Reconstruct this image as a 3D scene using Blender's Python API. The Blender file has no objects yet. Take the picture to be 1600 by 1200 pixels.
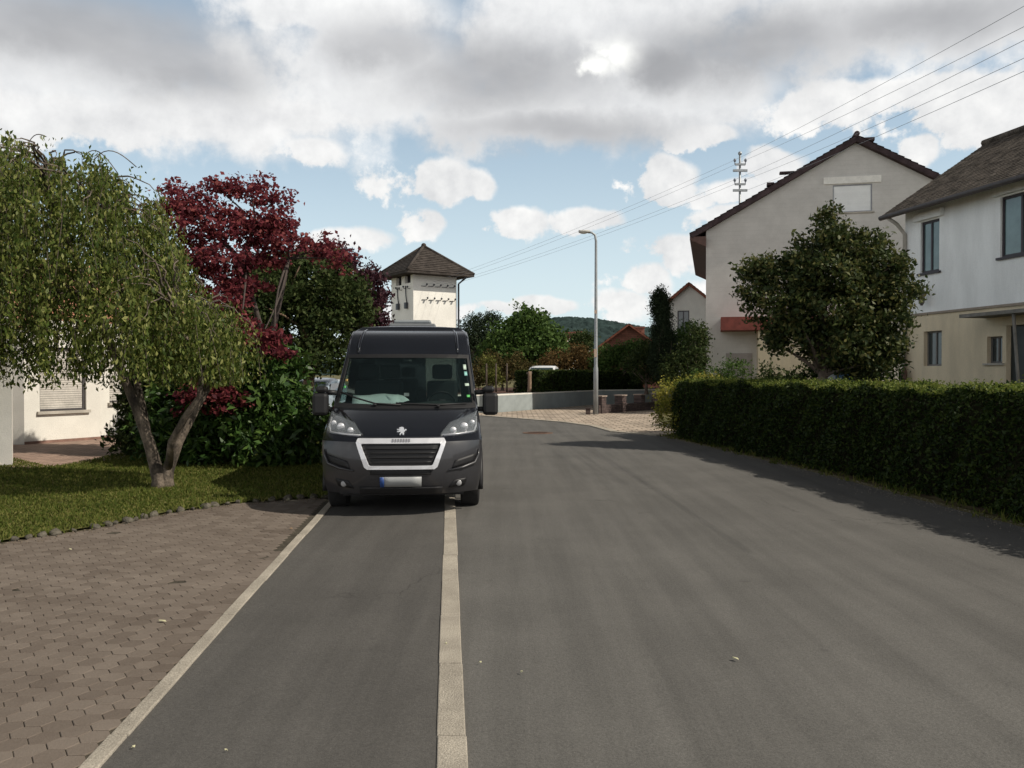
import bpy, bmesh, math, random
import numpy as np
from mathutils import Vector, Matrix
random.seed(7); RNG = np.random.default_rng(7)
R = math.radians
SC = bpy.context.scene
COL = SC.collection
# ------------------------------------------------------------------ camera, sun, sky
CAM_H, FOC, HZ = 1.72, 1333.0, 583.0          # eye height, focal length and horizon of the 1600x1200 frame
cam_d = bpy.data.cameras.new('camera'); cam = bpy.data.objects.new('camera', cam_d); COL.objects.link(cam)
cam_d.sensor_width = 36; cam_d.lens = FOC/1600*36; cam_d.clip_end = 6000; cam_d.clip_start = 0.05
cam.location = (0, 0, CAM_H); cam.rotation_euler = (R(90) - math.atan((600-HZ)/FOC), 0, 0)
SC.camera = cam
SUN_EL, SUN_AZ = R(43), math.atan2(1.0, -0.30)
SV = Vector((math.sin(SUN_AZ)*math.cos(SUN_EL), math.cos(SUN_AZ)*math.cos(SUN_EL), math.sin(SUN_EL)))
sl = bpy.data.lights.new('sun', 'SUN'); sl.energy = 4.6; sl.angle = R(0.5); sl.color = (1.0, .92, .80)
so = bpy.data.objects.new('sun', sl); COL.objects.link(so); so.rotation_euler = SV.to_track_quat('Z', 'Y').to_euler(); so.location = (30, 5, 40)
SC.view_settings.view_transform = 'Standard'; SC.view_settings.look = 'None'
SC.view_settings.exposure = 0.0; SC.view_settings.gamma = 1.0; SC.view_settings.use_curve_mapping = False

class E:                                       # tiny arithmetic layer over math nodes
    def __init__(s, nt, k): s.nt, s.k = nt, k
    def _m(s, op, *a, clamp=False):
        n = s.nt.nodes.new('ShaderNodeMath'); n.operation = op; n.use_clamp = clamp
        for i, q in enumerate((s,)+a):
            if isinstance(q, E): s.nt.links.new(q.k, n.inputs[i])
            else: n.inputs[i].default_value = q
        return E(s.nt, n.outputs[0])
    def __add__(s, o): return s._m('ADD', o)
    def __sub__(s, o): return s._m('SUBTRACT', o)
    def __mul__(s, o): return s._m('MULTIPLY', o)
    def __truediv__(s, o): return s._m('DIVIDE', o)
    def mx(s, o): return s._m('MAXIMUM', o)
    def smooth(s, a, b):
        n = s.nt.nodes.new('ShaderNodeMapRange'); n.interpolation_type = 'SMOOTHSTEP'
        s.nt.links.new(s.k, n.inputs[0]); n.inputs[1].default_value = a; n.inputs[2].default_value = b
        return E(s.nt, n.outputs[0])
def mixc(nt, f, a, b):
    n = nt.nodes.new('ShaderNodeMix'); n.data_type = 'RGBA'
    for q, i in ((f, 0), (a, 6), (b, 7)):
        q = q.k if isinstance(q, E) else q
        if isinstance(q, (tuple, list)): n.inputs[i].default_value = (*q[:3], 1)
        elif isinstance(q, float): n.inputs[i].default_value = q
        else: nt.links.new(q, n.inputs[i])
    return n.outputs[2]
def noise(nt, vec, scale, detail=6, rough=.55, dim='3D'):
    n = nt.nodes.new('ShaderNodeTexNoise'); n.noise_dimensions = dim
    n.inputs['Scale'].default_value = scale; n.inputs['Detail'].default_value = detail; n.inputs['Roughness'].default_value = rough
    if vec is not None: nt.links.new(vec, n.inputs['Vector'])
    return E(nt, n.outputs[0])
def vmath(nt, op, a, b):
    n = nt.nodes.new('ShaderNodeVectorMath'); n.operation = op
    for i, q in enumerate((a, b)):
        if isinstance(q, (tuple, list)): n.inputs[i].default_value = q
        else: nt.links.new(q, n.inputs[i])
    return n.outputs[0]

W = bpy.data.worlds.new('World'); SC.world = W; W.use_nodes = True
def build_sky():
    nt = W.node_tree; nt.nodes.clear()
    out = nt.nodes.new('ShaderNodeOutputWorld'); bg = nt.nodes.new('ShaderNodeBackground')
    STR = 0.1; bg.inputs[1].default_value = STR; nt.links.new(bg.outputs[0], out.inputs[0])
    sky = nt.nodes.new('ShaderNodeTexSky'); sky.sky_type = 'NISHITA'; sky.sun_disc = False
    sky.sun_elevation = SUN_EL; sky.sun_rotation = SUN_AZ; sky.air_density = 1.0; sky.dust_density = 1.2; sky.ozone_density = 1.0
    tc = nt.nodes.new('ShaderNodeTexCoord'); d = tc.outputs['Generated']
    sp = nt.nodes.new('ShaderNodeSeparateXYZ'); nt.links.new(d, sp.inputs[0])
    x, y, z = (E(nt, sp.outputs[i]) for i in range(3))
    el0 = z._m('ARCSINE'); az0 = x._m('ARCTAN2', y)
    big = noise(nt, d, 7, 7, .58); fine = noise(nt, vmath(nt, 'ADD', d, (3.1, 1.7, .4)), 16, 8, .6)
    soft = noise(nt, vmath(nt, 'MULTIPLY', d, (1, 1, 2.2)), 3.2, 5, .5)
    wob = (big - .5)*.10
    az = az0 + (fine - .5)*.07 + wob; el = el0 + (big - .5)*.05 + (fine - .5)*.03
    def field(bl):
        m = None
        for px, py, rx, ry in bl:
            a0 = math.atan((px-800)/FOC); e0 = math.atan((HZ-py)/FOC*math.cos(a0))
            u = (az - a0)*(FOC/rx); v = (el - e0)*(FOC/ry)
            q = (u*u + v*v)._m('SQRT')._m('MULTIPLY', -1.0) + 1.0
            m = q if m is None else m.mx(q)
        return m
    # (centre and half size of each cloud, read as directions)
    cum = [(685,285,80,46),(745,292,40,34),(540,374,72,24),(655,356,36,28),(810,345,72,26),(915,345,58,24),(1045,270,52,36),(1098,214,56,20),
           (1205,262,60,34),(1160,305,90,26),(1130,345,60,26),(1050,300,50,20),(1470,160,160,44),(1330,160,130,36),(1545,180,80,40),(480,238,70,24),(1440,232,34,22),
           (850,478,70,20),(960,478,60,30),(770,485,60,14),(1040,395,70,34),(1000,440,60,30),(540,430,60,20),(600,490,60,22),(1150,470,80,40),(1200,400,80,30),(100,190,260,40),(380,190,200,45)]
    veil = [(60,120,300,80),(330,190,260,70),(560,130,240,110),(900,110,240,130),(800,190,300,50),(1080,150,160,70),(1420,20,400,90),(540,20,200,60),(1000,10,260,60)]
    dark = [(110,40,330,62),(270,95,190,62),(760,130,230,80),(600,80,130,60),(1200,75,260,62),(1420,40,240,50),(1050,100,110,44),(840,205,250,40)]
    high = el.smooth(R(23.5), R(29))                       # added cover closes overhead, out of view
    fc = field(cum); mc = (fc + (fine - .5)*2.1 + (big-.5)*.8).smooth(-.02, .30)
    mv = (field(veil) + (big - .5)*1.1 + (fine - .5)*.9).smooth(-.10, .45).mx(high)
    mdk = (field(dark) + (big - .5)*.9 + (fine - .5)*.3).smooth(-.25, .85).mx(high*.9)
    # light from the sunward side: the same noise sampled a step towards the sun
    ds = vmath(nt, 'ADD', d, (.010, 0, .016))
    big2 = noise(nt, ds, 7, 7, .58); fine2 = noise(nt, vmath(nt, 'ADD', ds, (3.1, 1.7, .4)), 16, 8, .6)
    lit = ((big - big2)*3.2 + (fine - fine2)*1.3 + .62)._m('MULTIPLY', 1.0, clamp=True)
    k = 1/STR
    grey = lambda v, t=(1, 1, 1): tuple(v*c*k for c in t)
    skyc = nt.nodes.new('ShaderNodeMix'); skyc.data_type = 'RGBA'; skyc.blend_type = 'MULTIPLY'; skyc.inputs[0].default_value = 1.0
    nt.links.new(sky.outputs[0], skyc.inputs[6]); skyc.inputs[7].default_value = (SKY_K*1.02, SKY_K*1.17, SKY_K*1.17, 1)
    # thin milky air towards the horizon
    airy = el0.smooth(R(20), R(0))*.50 + .28
    base = mixc(nt, airy, skyc.outputs[2], grey(1.0, (.83, .95, 1.0)))
    white = mixc(nt, lit, grey(.70, (.97, .98, 1.0)), grey(1.02, (1, .99, .97)))
    c1 = mixc(nt, mc*.95, base, white)
    veilc = mixc(nt, (soft - .5)._m('MULTIPLY', 1.6) + lit*.8, grey(.74, (.97, .98, 1.0)), grey(1.04, (1, 1, .99)))
    c2 = mixc(nt, mv*.95, c1, veilc)
    darkc = mixc(nt, soft.smooth(.32, .66), grey(.37, (.96, .98, 1.03)), grey(.58, (.97, .98, 1.01)))
    c3 = mixc(nt, mdk*.92, c2, darkc)
    # the bright hole in the cloud and unseen cover overhead, darkened for deeper shade
    g = field([(955, 90, 60, 34), (925, 108, 44, 26)]); gm = (g + (fine - .5)*1.8 + (big - .5)*.8).smooth(-.1, 1.0)
    c4 = mixc(nt, gm*.95, c3, grey(1.25, (1, 1, .96)))
    over = el0.smooth(R(26), R(46))
    c5 = mixc(nt, over*.96, c4, grey(.075, (.96, .99, 1.06)))
    back = y.smooth(.15, -.35)                              # unseen sky behind the viewer: low cloud brightened for shaded walls, dark above
    low = el0.smooth(R(46), R(16)); backc = mixc(nt, low, grey(.075, (.96, .99, 1.05)), mixc(nt, big.smooth(.35, .65), grey(.85, (.98, .99, 1.02)), grey(1.35)))
    c6 = mixc(nt, back*.9, c5, backc)
    nt.links.new(c6, bg.inputs[0])
SKY_K = 1.0
build_sky()

# ------------------------------------------------------------------ helpers
def at(px, py, d): return Vector(((px-800)/FOC*d, d, CAM_H + (HZ-py)/FOC*d))     # a viewing ray at a measured distance
def gnd(px, py): d = CAM_H*FOC/(py-HZ); return Vector(((px-800)/FOC*d, d, 0))
def tag(o, label=None, cat=None, group=None, kind=None):
    if label: o['label'] = label
    if cat: o['category'] = cat
    if group: o['group'] = group
    if kind: o['kind'] = kind
    return o
def thing(name, label, cat, loc=(0, 0, 0), rz=0, group=None):
    o = bpy.data.objects.new(name, None); COL.objects.link(o); o.location = loc; o.rotation_euler = (0, 0, rz)
    o.empty_display_size = .2
    return tag(o, label, cat, group)
def copy_tree(o, parent=None):
    c = o.copy(); COL.objects.link(c); c.parent = parent
    for ch in [q for q in bpy.data.objects if q.parent == o]: copy_tree(ch, c)
    return c
class MB:
    def __init__(s): s.v = []; s.f = []; s.sm = []
    def add(s, vs, fs, smooth=False):
        b = len(s.v); s.v += [tuple(p) for p in vs]; s.f += [tuple(i+b for i in f) for f in fs]; s.sm += [smooth]*len(fs); return s
    def box(s, c, sz, rz=0.0, rot=None):
        m = rot if rot is not None else Matrix.Rotation(rz, 3, 'Z'); c = Vector(c)
        vs = [c + m @ Vector((sx*sz[0]/2, sy*sz[1]/2, szz*sz[2]/2)) for sx in (-1, 1) for sy in (-1, 1) for szz in (-1, 1)]
        return s.add(vs, [(0,1,3,2),(4,6,7,5),(0,4,5,1),(2,3,7,6),(0,2,6,4),(1,5,7,3)])
    def tube(s, pts, rad, n=8, caps=True):
        pts = [Vector(p) for p in pts]
        if not isinstance(rad, (list, tuple)): rad = [rad]*len(pts)
        vs = []; fs = []; ref = None
        for i, p in enumerate(pts):
            t = (pts[min(i+1, len(pts)-1)] - pts[max(i-1, 0)]).normalized()
            a = Vector((0, 0, 1)) if abs(t.z) < .9 else Vector((1, 0, 0))
            if ref is not None: a = ref
            u = (a - t*a.dot(t)).normalized(); w = t.cross(u); ref = u
            for k in range(n):
                q = 2*math.pi*k/n; vs.append(p + (u*math.cos(q) + w*math.sin(q))*rad[i])
        for i in range(len(pts)-1):
            for k in range(n):
                fs.append((i*n+k, i*n+(k+1) % n, (i+1)*n+(k+1) % n, (i+1)*n+k))
        s.add(vs, fs, True)
        if caps: s.add(vs[:n], [tuple(range(n))[::-1]]); s.add(vs[-n:], [tuple(range(n))])
        return s
    def prism(s, poly, z0, z1):
        n = len(poly); vs = [(p[0], p[1], z0) for p in poly] + [(p[0], p[1], z1) for p in poly]
        return s.add(vs, [tuple(range(n))[::-1], tuple(range(n, 2*n))] + [(i, (i+1) % n, n+(i+1) % n, n+i) for i in range(n)])
    def quadgrid(s, P, smooth=True):                       # P[i][j] points
        n, m = len(P), len(P[0]); vs = [p for r in P for p in r]
        return s.add(vs, [(i*m+j, i*m+j+1, (i+1)*m+j+1, (i+1)*m+j) for i in range(n-1) for j in range(m-1)], smooth)
    def ball(s, c, r, n=10, m=6, sc=(1, 1, 1)):
        c = Vector(c); P = [[c + Vector((r*sc[0]*math.sin(math.pi*i/m)*math.cos(2*math.pi*j/n), r*sc[1]*math.sin(math.pi*i/m)*math.sin(2*math.pi*j/n), r*sc[2]*math.cos(math.pi*i/m))) for j in range(n+1)] for i in range(m+1)]
        return s.quadgrid(P)
    def build(s, name, mat, parent=None, world=False, bevel=0, label=None, solid=0):
        me = bpy.data.meshes.new(name)
        off = Vector(parent.location) if (parent is not None and world) else Vector((0, 0, 0))
        me.from_pydata([tuple(Vector(p)-off) for p in s.v], [], s.f); me.validate()
        if len(me.polygons) == len(s.sm): me.polygons.foreach_set('use_smooth', s.sm)
        if mat: me.materials.append(mat)
        bm = bmesh.new(); bm.from_mesh(me); bmesh.ops.remove_doubles(bm, verts=bm.verts, dist=1e-5); bmesh.ops.recalc_face_normals(bm, faces=bm.faces); bm.to_mesh(me); bm.free()
        o = bpy.data.objects.new(name, me); COL.objects.link(o); o.parent = parent
        if solid:
            q = o.modifiers.new('solid', 'SOLIDIFY'); q.thickness = solid; q.offset = -1
        if bevel:
            b = o.modifiers.new('bevel', 'BEVEL'); b.width = bevel; b.segments = 2; b.limit_method = 'ANGLE'
        if label: o['label'] = label
        return o
MATS = {}
def mat(name, col, rough=.7, var=0.12, scale=6.0, bump=0.0, bscale=60.0, metal=0.0, spec=.5, col2=None, fine=0.0, stretch=None, coat=0):
    if name in MATS: return MATS[name]
    m = bpy.data.materials.new(name); m.use_nodes = True; nt = m.node_tree; p = nt.nodes['Principled BSDF']
    p.inputs['Roughness'].default_value = rough; p.inputs['Metallic'].default_value = metal; p.inputs['Specular IOR Level'].default_value = spec
    if coat: p.inputs['Coat Weight'].default_value = coat; p.inputs['Coat Roughness'].default_value = .05
    tc = nt.nodes.new('ShaderNodeTexCoord'); vec = tc.outputs['Object']
    if stretch: vec = vmath(nt, 'MULTIPLY', vec, stretch)
    a = tuple(c*(1-var) for c in col); b = tuple(min(.95, c*(1+var)) for c in (col2 or col))
    f = noise(nt, vec, scale, 6, .6).smooth(.3, .7)
    c = mixc(nt, f, a, b)
    if fine:
        g = noise(nt, tc.outputs['Object'], bscale, 3, .6).smooth(.25, .75)
        mm = nt.nodes.new('ShaderNodeMix'); mm.data_type = 'RGBA'; mm.blend_type = 'MULTIPLY'; mm.inputs[0].default_value = 1.0
        nt.links.new(c, mm.inputs[6]); nt.links.new(mixc(nt, g, (1-fine,)*3, (1+fine,)*3), mm.inputs[7]); c = mm.outputs[2]
    nt.links.new(c, p.inputs['Base Color'])
    if bump:
        bp = nt.nodes.new('ShaderNodeBump'); bp.inputs['Strength'].default_value = bump; bp.inputs['Distance'].default_value = .02
        nt.links.new(noise(nt, tc.outputs['Object'], bscale, 5, .6).k, bp.inputs['Height']); nt.links.new(bp.outputs[0], p.inputs['Normal'])
    MATS[name] = m; return m
def leafmat(name, cols, trans=.3, rough=.45, spec=.4, ns=1.2):
    spec *= .5; rough = min(.7, rough+.12)
    if name in MATS: return MATS[name]
    m = bpy.data.materials.new(name); m.use_nodes = True; nt = m.node_tree; p = nt.nodes['Principled BSDF']
    at_ = nt.nodes.new('ShaderNodeAttribute'); at_.attribute_name = 'tint'
    tc = nt.nodes.new('ShaderNodeTexCoord')
    f = (E(nt, at_.outputs['Fac'])*.65 + noise(nt, tc.outputs['Object'], ns, 4, .6)*.35)
    r = nt.nodes.new('ShaderNodeValToRGB'); nt.links.new(f.k, r.inputs[0])
    r.color_ramp.elements[0].color = (*cols[0], 1); r.color_ramp.elements[1].color = (*cols[-1], 1)
    r.color_ramp.elements[0].position = .12; r.color_ramp.elements[1].position = .88
    for i, c in enumerate(cols[1:-1]):
        e = r.color_ramp.elements.new(.12+.76*(i+1)/(len(cols)-1)); e.color = (*c, 1)
    nt.links.new(r.outputs[0], p.inputs['Base Color']); p.inputs['Roughness'].default_value = rough; p.inputs['Specular IOR Level'].default_value = spec
    tr = nt.nodes.new('ShaderNodeBsdfTranslucent'); nt.links.new(r.outputs[0], tr.inputs[0])
    mx = nt.nodes.new('ShaderNodeMixShader'); mx.inputs[0].default_value = trans
    nt.links.new(p.outputs[0], mx.inputs[1]); nt.links.new(tr.outputs[0], mx.inputs[2]); nt.links.new(mx.outputs[0], nt.nodes['Material Output'].inputs[0])
    MATS[name] = m; return m
def unit(a): return a/np.maximum(np.linalg.norm(a, axis=1, keepdims=True), 1e-9)
def leaf_mesh(name, mt, C, size, parent=None, aspect=.55, tdir=None, tspread=1.0, ndir=None, nspread=1.0, fold=.12, jitter=.5):
    """many separate leaf-sized faces: C centres (n,3) relative to the parent"""
    C = np.asarray(C, float); n = len(C)
    t = RNG.normal(size=(n, 3))*tspread
    if tdir is not None: t += np.asarray(tdir, float)
    t = unit(t)
    q = RNG.normal(size=(n, 3))*nspread
    if ndir is not None: q += np.asarray(ndir, float)
    s = unit(np.cross(q, t)); nn = np.cross(t, s)
    L = (np.full(n, size) if np.isscalar(size) else np.asarray(size))*(1+RNG.uniform(-jitter, jitter, n)); L = L[:, None]
    w = L*aspect*.5
    V = np.stack([C - t*L*.5, C + s*w + nn*L*fold, C + t*L*.5, C - s*w + nn*L*fold], 1).reshape(-1, 3)
    me = bpy.data.meshes.new(name); me.vertices.add(4*n); me.vertices.foreach_set('co', V.ravel())
    me.loops.add(4*n); me.loops.foreach_set('vertex_index', np.arange(4*n, dtype=np.int32))
    me.polygons.add(n); me.polygons.foreach_set('loop_start', np.arange(0, 4*n, 4, dtype=np.int32)); me.polygons.foreach_set('loop_total', np.full(n, 4, np.int32))
    me.update(calc_edges=True)
    a = me.attributes.new('tint', 'FLOAT', 'FACE'); a.data.foreach_set('value', RNG.uniform(0, 1, n))
    me.materials.append(mt)
    o = bpy.data.objects.new(name, me); COL.objects.link(o); o.parent = parent
    return o
def clumps(lobes, n, lo=.55):
    """clump centres spread through ellipsoid lobes (x,y,z,rx,ry,rz), denser near their skin"""
    vol = np.array([l[3]*l[4]*l[5] for l in lobes])**(2/3); pick = RNG.choice(len(lobes), n, p=vol/vol.sum())
    L = np.array(lobes)[pick]; d = unit(RNG.normal(size=(n, 3))); r = (lo + (1-lo)*RNG.uniform(0, 1, (n, 1))**.6)
    return L[:, :3] + d*r*L[:, 3:6]
def scatter(cl, per, rad, flat=1.0):
    k = np.repeat(cl, per, axis=0); return k + RNG.normal(size=k.shape)*rad*np.array([1, 1, flat])
M = {}
bark = mat('bark_brown', (.11, .085, .065), .9, .35, 5, .8, 30)
def limb(mb, a, b, r0, r1, bend=.15, n=6, seg=5):
    a, b = Vector(a), Vector(b); k = (b-a).length*bend; o1 = Vector((random.uniform(-k, k), random.uniform(-k, k), random.uniform(0, k)))
    pts = [a.lerp(b, i/seg) + o1*math.sin(math.pi*i/seg) for i in range(seg+1)]
    mb.tube(pts, [r0 + (r1-r0)*i/seg for i in range(seg+1)], n); return pts
def tree(name, label, cat, base, trunk_h, r0, lobes, leaf, n_cl, per, rad, size, group=None, tmat=None, lean=(0, 0), limbs=14, flat=.8, **kw):
    base = Vector(base); t = thing(name, label, cat, base, 0, group)
    mb = MB(); top = Vector((lean[0], lean[1], trunk_h))
    pts = [Vector((0, 0, -.05)), Vector((0, 0, .12)), Vector((lean[0]*.3, lean[1]*.3, trunk_h*.4)), top]
    mb.tube(pts, [r0*1.5, r0*1.1, r0*.9, r0*.7], 10)
    cl = clumps(lobes, n_cl)
    for c in cl[np.linspace(0, n_cl-1, limbs).astype(int)]:
        limb(mb, top*random.uniform(.75, 1), c, r0*.4, r0*.07)
    mb.build('trunk', tmat or bark, t)
    P = scatter(cl, per, rad, flat)
    P = P[P[:, 2] > .03]
    leaf_mesh('crown', leaf, P, size, t, **kw)
    return t
# ------------------------------------------------------------------ materials
def asphalt(name, col, sdir):
    if name in MATS: return MATS[name]
    m = bpy.data.materials.new(name); m.use_nodes = True; nt = m.node_tree; p = nt.nodes['Principled BSDF']
    tc = nt.nodes.new('ShaderNodeTexCoord'); o = tc.outputs['Object']
    mp = nt.nodes.new('ShaderNodeMapping'); nt.links.new(o, mp.inputs[0]); mp.inputs['Rotation'].default_value = (0, 0, sdir); mp.inputs['Scale'].default_value = (2.2, .10, 1)
    wv = vmath(nt, 'ADD', mp.outputs[0], (0, 0, 0))
    streak = noise(nt, wv, 1.6, 5, .65); blot = noise(nt, o, .7, 5, .6); grit = noise(nt, o, 170, 2, .7); agg = noise(nt, o, 60, 3, .7)
    f = (streak*.55 + blot*.45).smooth(.32, .68)
    c = mixc(nt, f, tuple(x*.80 for x in col), tuple(x*1.18 for x in col))
    g = (grit*.6 + agg*.4).smooth(.25, .75)
    mm = nt.nodes.new('ShaderNodeMix'); mm.data_type = 'RGBA'; mm.blend_type = 'MULTIPLY'; mm.inputs[0].default_value = 1.0
    nt.links.new(c, mm.inputs[6]); nt.links.new(mixc(nt, g, (.62,)*3, (1.38,)*3), mm.inputs[7])
    st = noise(nt, vmath(nt, 'ADD', o, (9, 4, 0)), 2.3, 4, .7).smooth(.62, .74)
    c2 = mixc(nt, st*.38, mm.outputs[2], tuple(x*.5 for x in col))
    vo = nt.nodes.new('ShaderNodeTexVoronoi'); vo.feature = 'DISTANCE_TO_EDGE'; vo.inputs['Scale'].default_value = .55
    wb = nt.nodes.new('ShaderNodeVectorMath'); wb.operation = 'ADD'; nz = nt.nodes.new('ShaderNodeTexNoise'); nz.inputs['Scale'].default_value = 3.5; nz.inputs['Detail'].default_value = 6
    nt.links.new(o, nz.inputs['Vector']); sc_ = nt.nodes.new('ShaderNodeVectorMath'); sc_.operation = 'SCALE'; sc_.inputs['Scale'].default_value = .35
    nt.links.new(nz.outputs['Color'], sc_.inputs[0]); nt.links.new(o, wb.inputs[0]); nt.links.new(sc_.outputs[0], wb.inputs[1]); nt.links.new(wb.outputs[0], vo.inputs['Vector'])
    crack = E(nt, vo.outputs[0]).smooth(.006, .001)*noise(nt, vmath(nt, 'ADD', o, (5, 2, 0)), .35, 3, .5).smooth(.56, .66)
    c2 = mixc(nt, crack*.55, c2, (.025, .023, .021))
    chip = noise(nt, vmath(nt, 'ADD', o, (1, 7, 3)), 95, 2, .5).smooth(.70, .76)
    c2 = mixc(nt, chip*.45, c2, tuple(x*2.3 for x in col))
    nt.links.new(c2, p.inputs['Base Color']); p.inputs['Roughness'].default_value = .85; p.inputs['Specular IOR Level'].default_value = .3
    bp = nt.nodes.new('ShaderNodeBump'); bp.inputs['Strength'].default_value = .5; bp.inputs['Distance'].default_value = .006
    nt.links.new((grit*.5+agg).k, bp.inputs['Height']); nt.links.new(bp.outputs[0], p.inputs['Normal'])
    MATS[name] = m; return m
def tiles(name, col, w, h, mortar, vary=.35, axis='XY', off=.5, bumpd=.02, ms=.012, rough=.85, contrast=1.0):
    if name in MATS: return MATS[name]
    m = bpy.data.materials.new(name); m.use_nodes = True; nt = m.node_tree; p = nt.nodes['Principled BSDF']
    tc = nt.nodes.new('ShaderNodeTexCoord'); v = tc.outputs['UV'] if axis == 'UV' else tc.outputs['Object']
    if axis == 'XZ':
        sp = nt.nodes.new('ShaderNodeSeparateXYZ'); nt.links.new(v, sp.inputs[0]); cb = nt.nodes.new('ShaderNodeCombineXYZ')
        nt.links.new((E(nt, sp.outputs[0])+E(nt, sp.outputs[1])).k, cb.inputs[0]); nt.links.new(sp.outputs[2], cb.inputs[1]); v = cb.outputs[0]
    b = nt.nodes.new('ShaderNodeTexBrick'); nt.links.new(v, b.inputs['Vector']); b.offset = off
    b.inputs['Scale'].default_value = 1; b.inputs['Brick Width'].default_value = w; b.inputs['Row Height'].default_value = h; b.inputs['Mortar Size'].default_value = ms; b.inputs['Mortar Smooth'].default_value = .4
    b.inputs['Color1'].default_value = (*[c*(1-vary) for c in col], 1); b.inputs['Color2'].default_value = (*[min(.9, c*(1+vary)) for c in col], 1); b.inputs['Mortar'].default_value = (*mortar, 1)
    n1 = noise(nt, tc.outputs['Object'], 1.7, 6, .65).smooth(.3, .72); n2 = noise(nt, tc.outputs['Object'], 24, 4, .7).smooth(.2, .8)
    mm = nt.nodes.new('ShaderNodeMix'); mm.data_type = 'RGBA'; mm.blend_type = 'MULTIPLY'; mm.inputs[0].default_value = 1
    nt.links.new(b.outputs[0], mm.inputs[6]); nt.links.new(mixc(nt, n1*.6+n2*.4, (1-.32*contrast,)*3, (1+.3*contrast,)*3), mm.inputs[7]); nt.links.new(mm.outputs[2], p.inputs['Base Color'])
    p.inputs['Roughness'].default_value = rough; p.inputs['Specular IOR Level'].default_value = .25
    bp = nt.nodes.new('ShaderNodeBump'); bp.inputs['Distance'].default_value = bumpd; bp.inputs['Strength'].default_value = .8
    nt.links.new((E(nt, b.outputs[1])*-1.0 + n2*.25).k, bp.inputs['Height']); nt.links.new(bp.outputs[0], p.inputs['Normal'])
    MATS[name] = m; return m
def attrmat(name, c0, c1, rough=.9, bump=.4, bs=70):
    m = bpy.data.materials.new(name); m.use_nodes = True; nt = m.node_tree; p = nt.nodes['Principled BSDF']
    a = nt.nodes.new('ShaderNodeAttribute'); a.attribute_name = 'tint'; tc = nt.nodes.new('ShaderNodeTexCoord'); o = tc.outputs['Object']
    n1 = noise(nt, o, .9, 5, .65).smooth(.3, .7); n2 = noise(nt, o, bs, 4, .7).smooth(.2, .8)
    c = mixc(nt, E(nt, a.outputs['Fac'])*.45 + n1*.35 + n2*.2, c0, c1)
    nt.links.new(c, p.inputs['Base Color']); p.inputs['Roughness'].default_value = rough; p.inputs['Specular IOR Level'].default_value = .25
    bp = nt.nodes.new('ShaderNodeBump'); bp.inputs['Distance'].default_value = .006; bp.inputs['Strength'].default_value = bump
    nt.links.new(n2.k, bp.inputs['Height']); nt.links.new(bp.outputs[0], p.inputs['Normal']); return m
white_plaster = mat('white_plaster', (.70, .68, .62), .9, .06, 1.5, .35, 45, spec=.2, fine=.05)
white_render = mat('old_white_render', (.86, .87, .86), .9, .07, 2.4, .3, 40, spec=.2, fine=.05, stretch=(1, 1, .22))  # even white coat of the right-hand house, faintly streaked downwards
cream_plaster = mat('cream_plaster', (.68, .58, .42), .9, .09, 2.2, .3, 40, spec=.2, fine=.06, stretch=(1, 1, .25))
concrete = mat('pale_concrete', (.42, .39, .34), .9, .14, 2.0, .4, 60, spec=.25, fine=.16)
wall_grey = mat('painted_grey_wall', (.27, .30, .30), .9, .10, 1.2, .3, 30, spec=.25)
glass = mat('window_glass', (.035, .05, .055), .06, .25, 1.5, spec=.8)
dark_frame = mat('dark_brown_frame', (.035, .025, .032), .5, .15, 8)
white_frame = mat('white_frame', (.72, .72, .70), .5, .05, 5)
shutter_m = tiles('roller_shutter_slats', (.55, .52, .47), 9.0, .055, (.16, .15, .14), .04, 'XZ', 0, .012, .004, .5)
metal_grey = mat('galvanised_grey', (.34, .36, .37), .5, .12, 8, metal=.6)
dark_metal = mat('dark_metal', (.06, .065, .075), .5, .15, 8, metal=.3)
# ------------------------------------------------------------------ ground, road, paving
def sheet(name, poly, z, m, kind='structure'):
    mb = MB(); mb.add([(p[0], p[1], z) for p in poly], [tuple(range(len(poly)))]); o = mb.build(name, m); o['kind'] = kind
    bm = bmesh.new(); bm.from_mesh(o.data); bmesh.ops.triangulate(bm, faces=bm.faces); bm.to_mesh(o.data); bm.free()
    for p in o.data.polygons:
        if p.normal.z < 0: p.flip()
    return o
earth = mat('dry_earth_and_grass', (.10, .105, .045), 1.0, .35, .25, .6, 12, spec=.1, col2=(.14, .12, .06), fine=.25)
sheet('ground', [(-2500, -60), (2500, -60), (2500, 3000), (-2500, 3000)], 0.0, earth)
SL = -.0735
def lane_x(x0, d): return x0 + SL*(d-3.716)
LX, RX = -1.83, -.265                      # kerb strips at 3.7 m
redge = [(7.6, -6), (6.75, 1), (6.3, 5), (5.95, 7.2), (5.69, 9.5), (5.31, 14.15), (4.55, 20), (4.05, 23.4), (2.99, 24.9), (2.63, 27.6), (1.79, 29.8), (.48, 31.8), (-1.15, 34.2), (-4.5, 37.5), (-10, 40.5), (-18, 42)]
ledge = [(-18, 35.5), (-11, 34), (-7, 31.5), (-4.6, 28), (lane_x(LX, 24), 24), (lane_x(LX, 3.7), 3.7), (lane_x(LX, -6), -6)]
sheet('road', redge + ledge, .004, asphalt('road_asphalt', (.104, .100, .092), R(17)))
lane_poly = [(lane_x(LX, -6), -6), (lane_x(RX, -6), -6), (lane_x(RX, 24), 24), (lane_x(LX, 24), 24)]
sheet('pavement', lane_poly, .008, asphalt('footway_asphalt', (.080, .076, .070), R(-4.2)))
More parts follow.
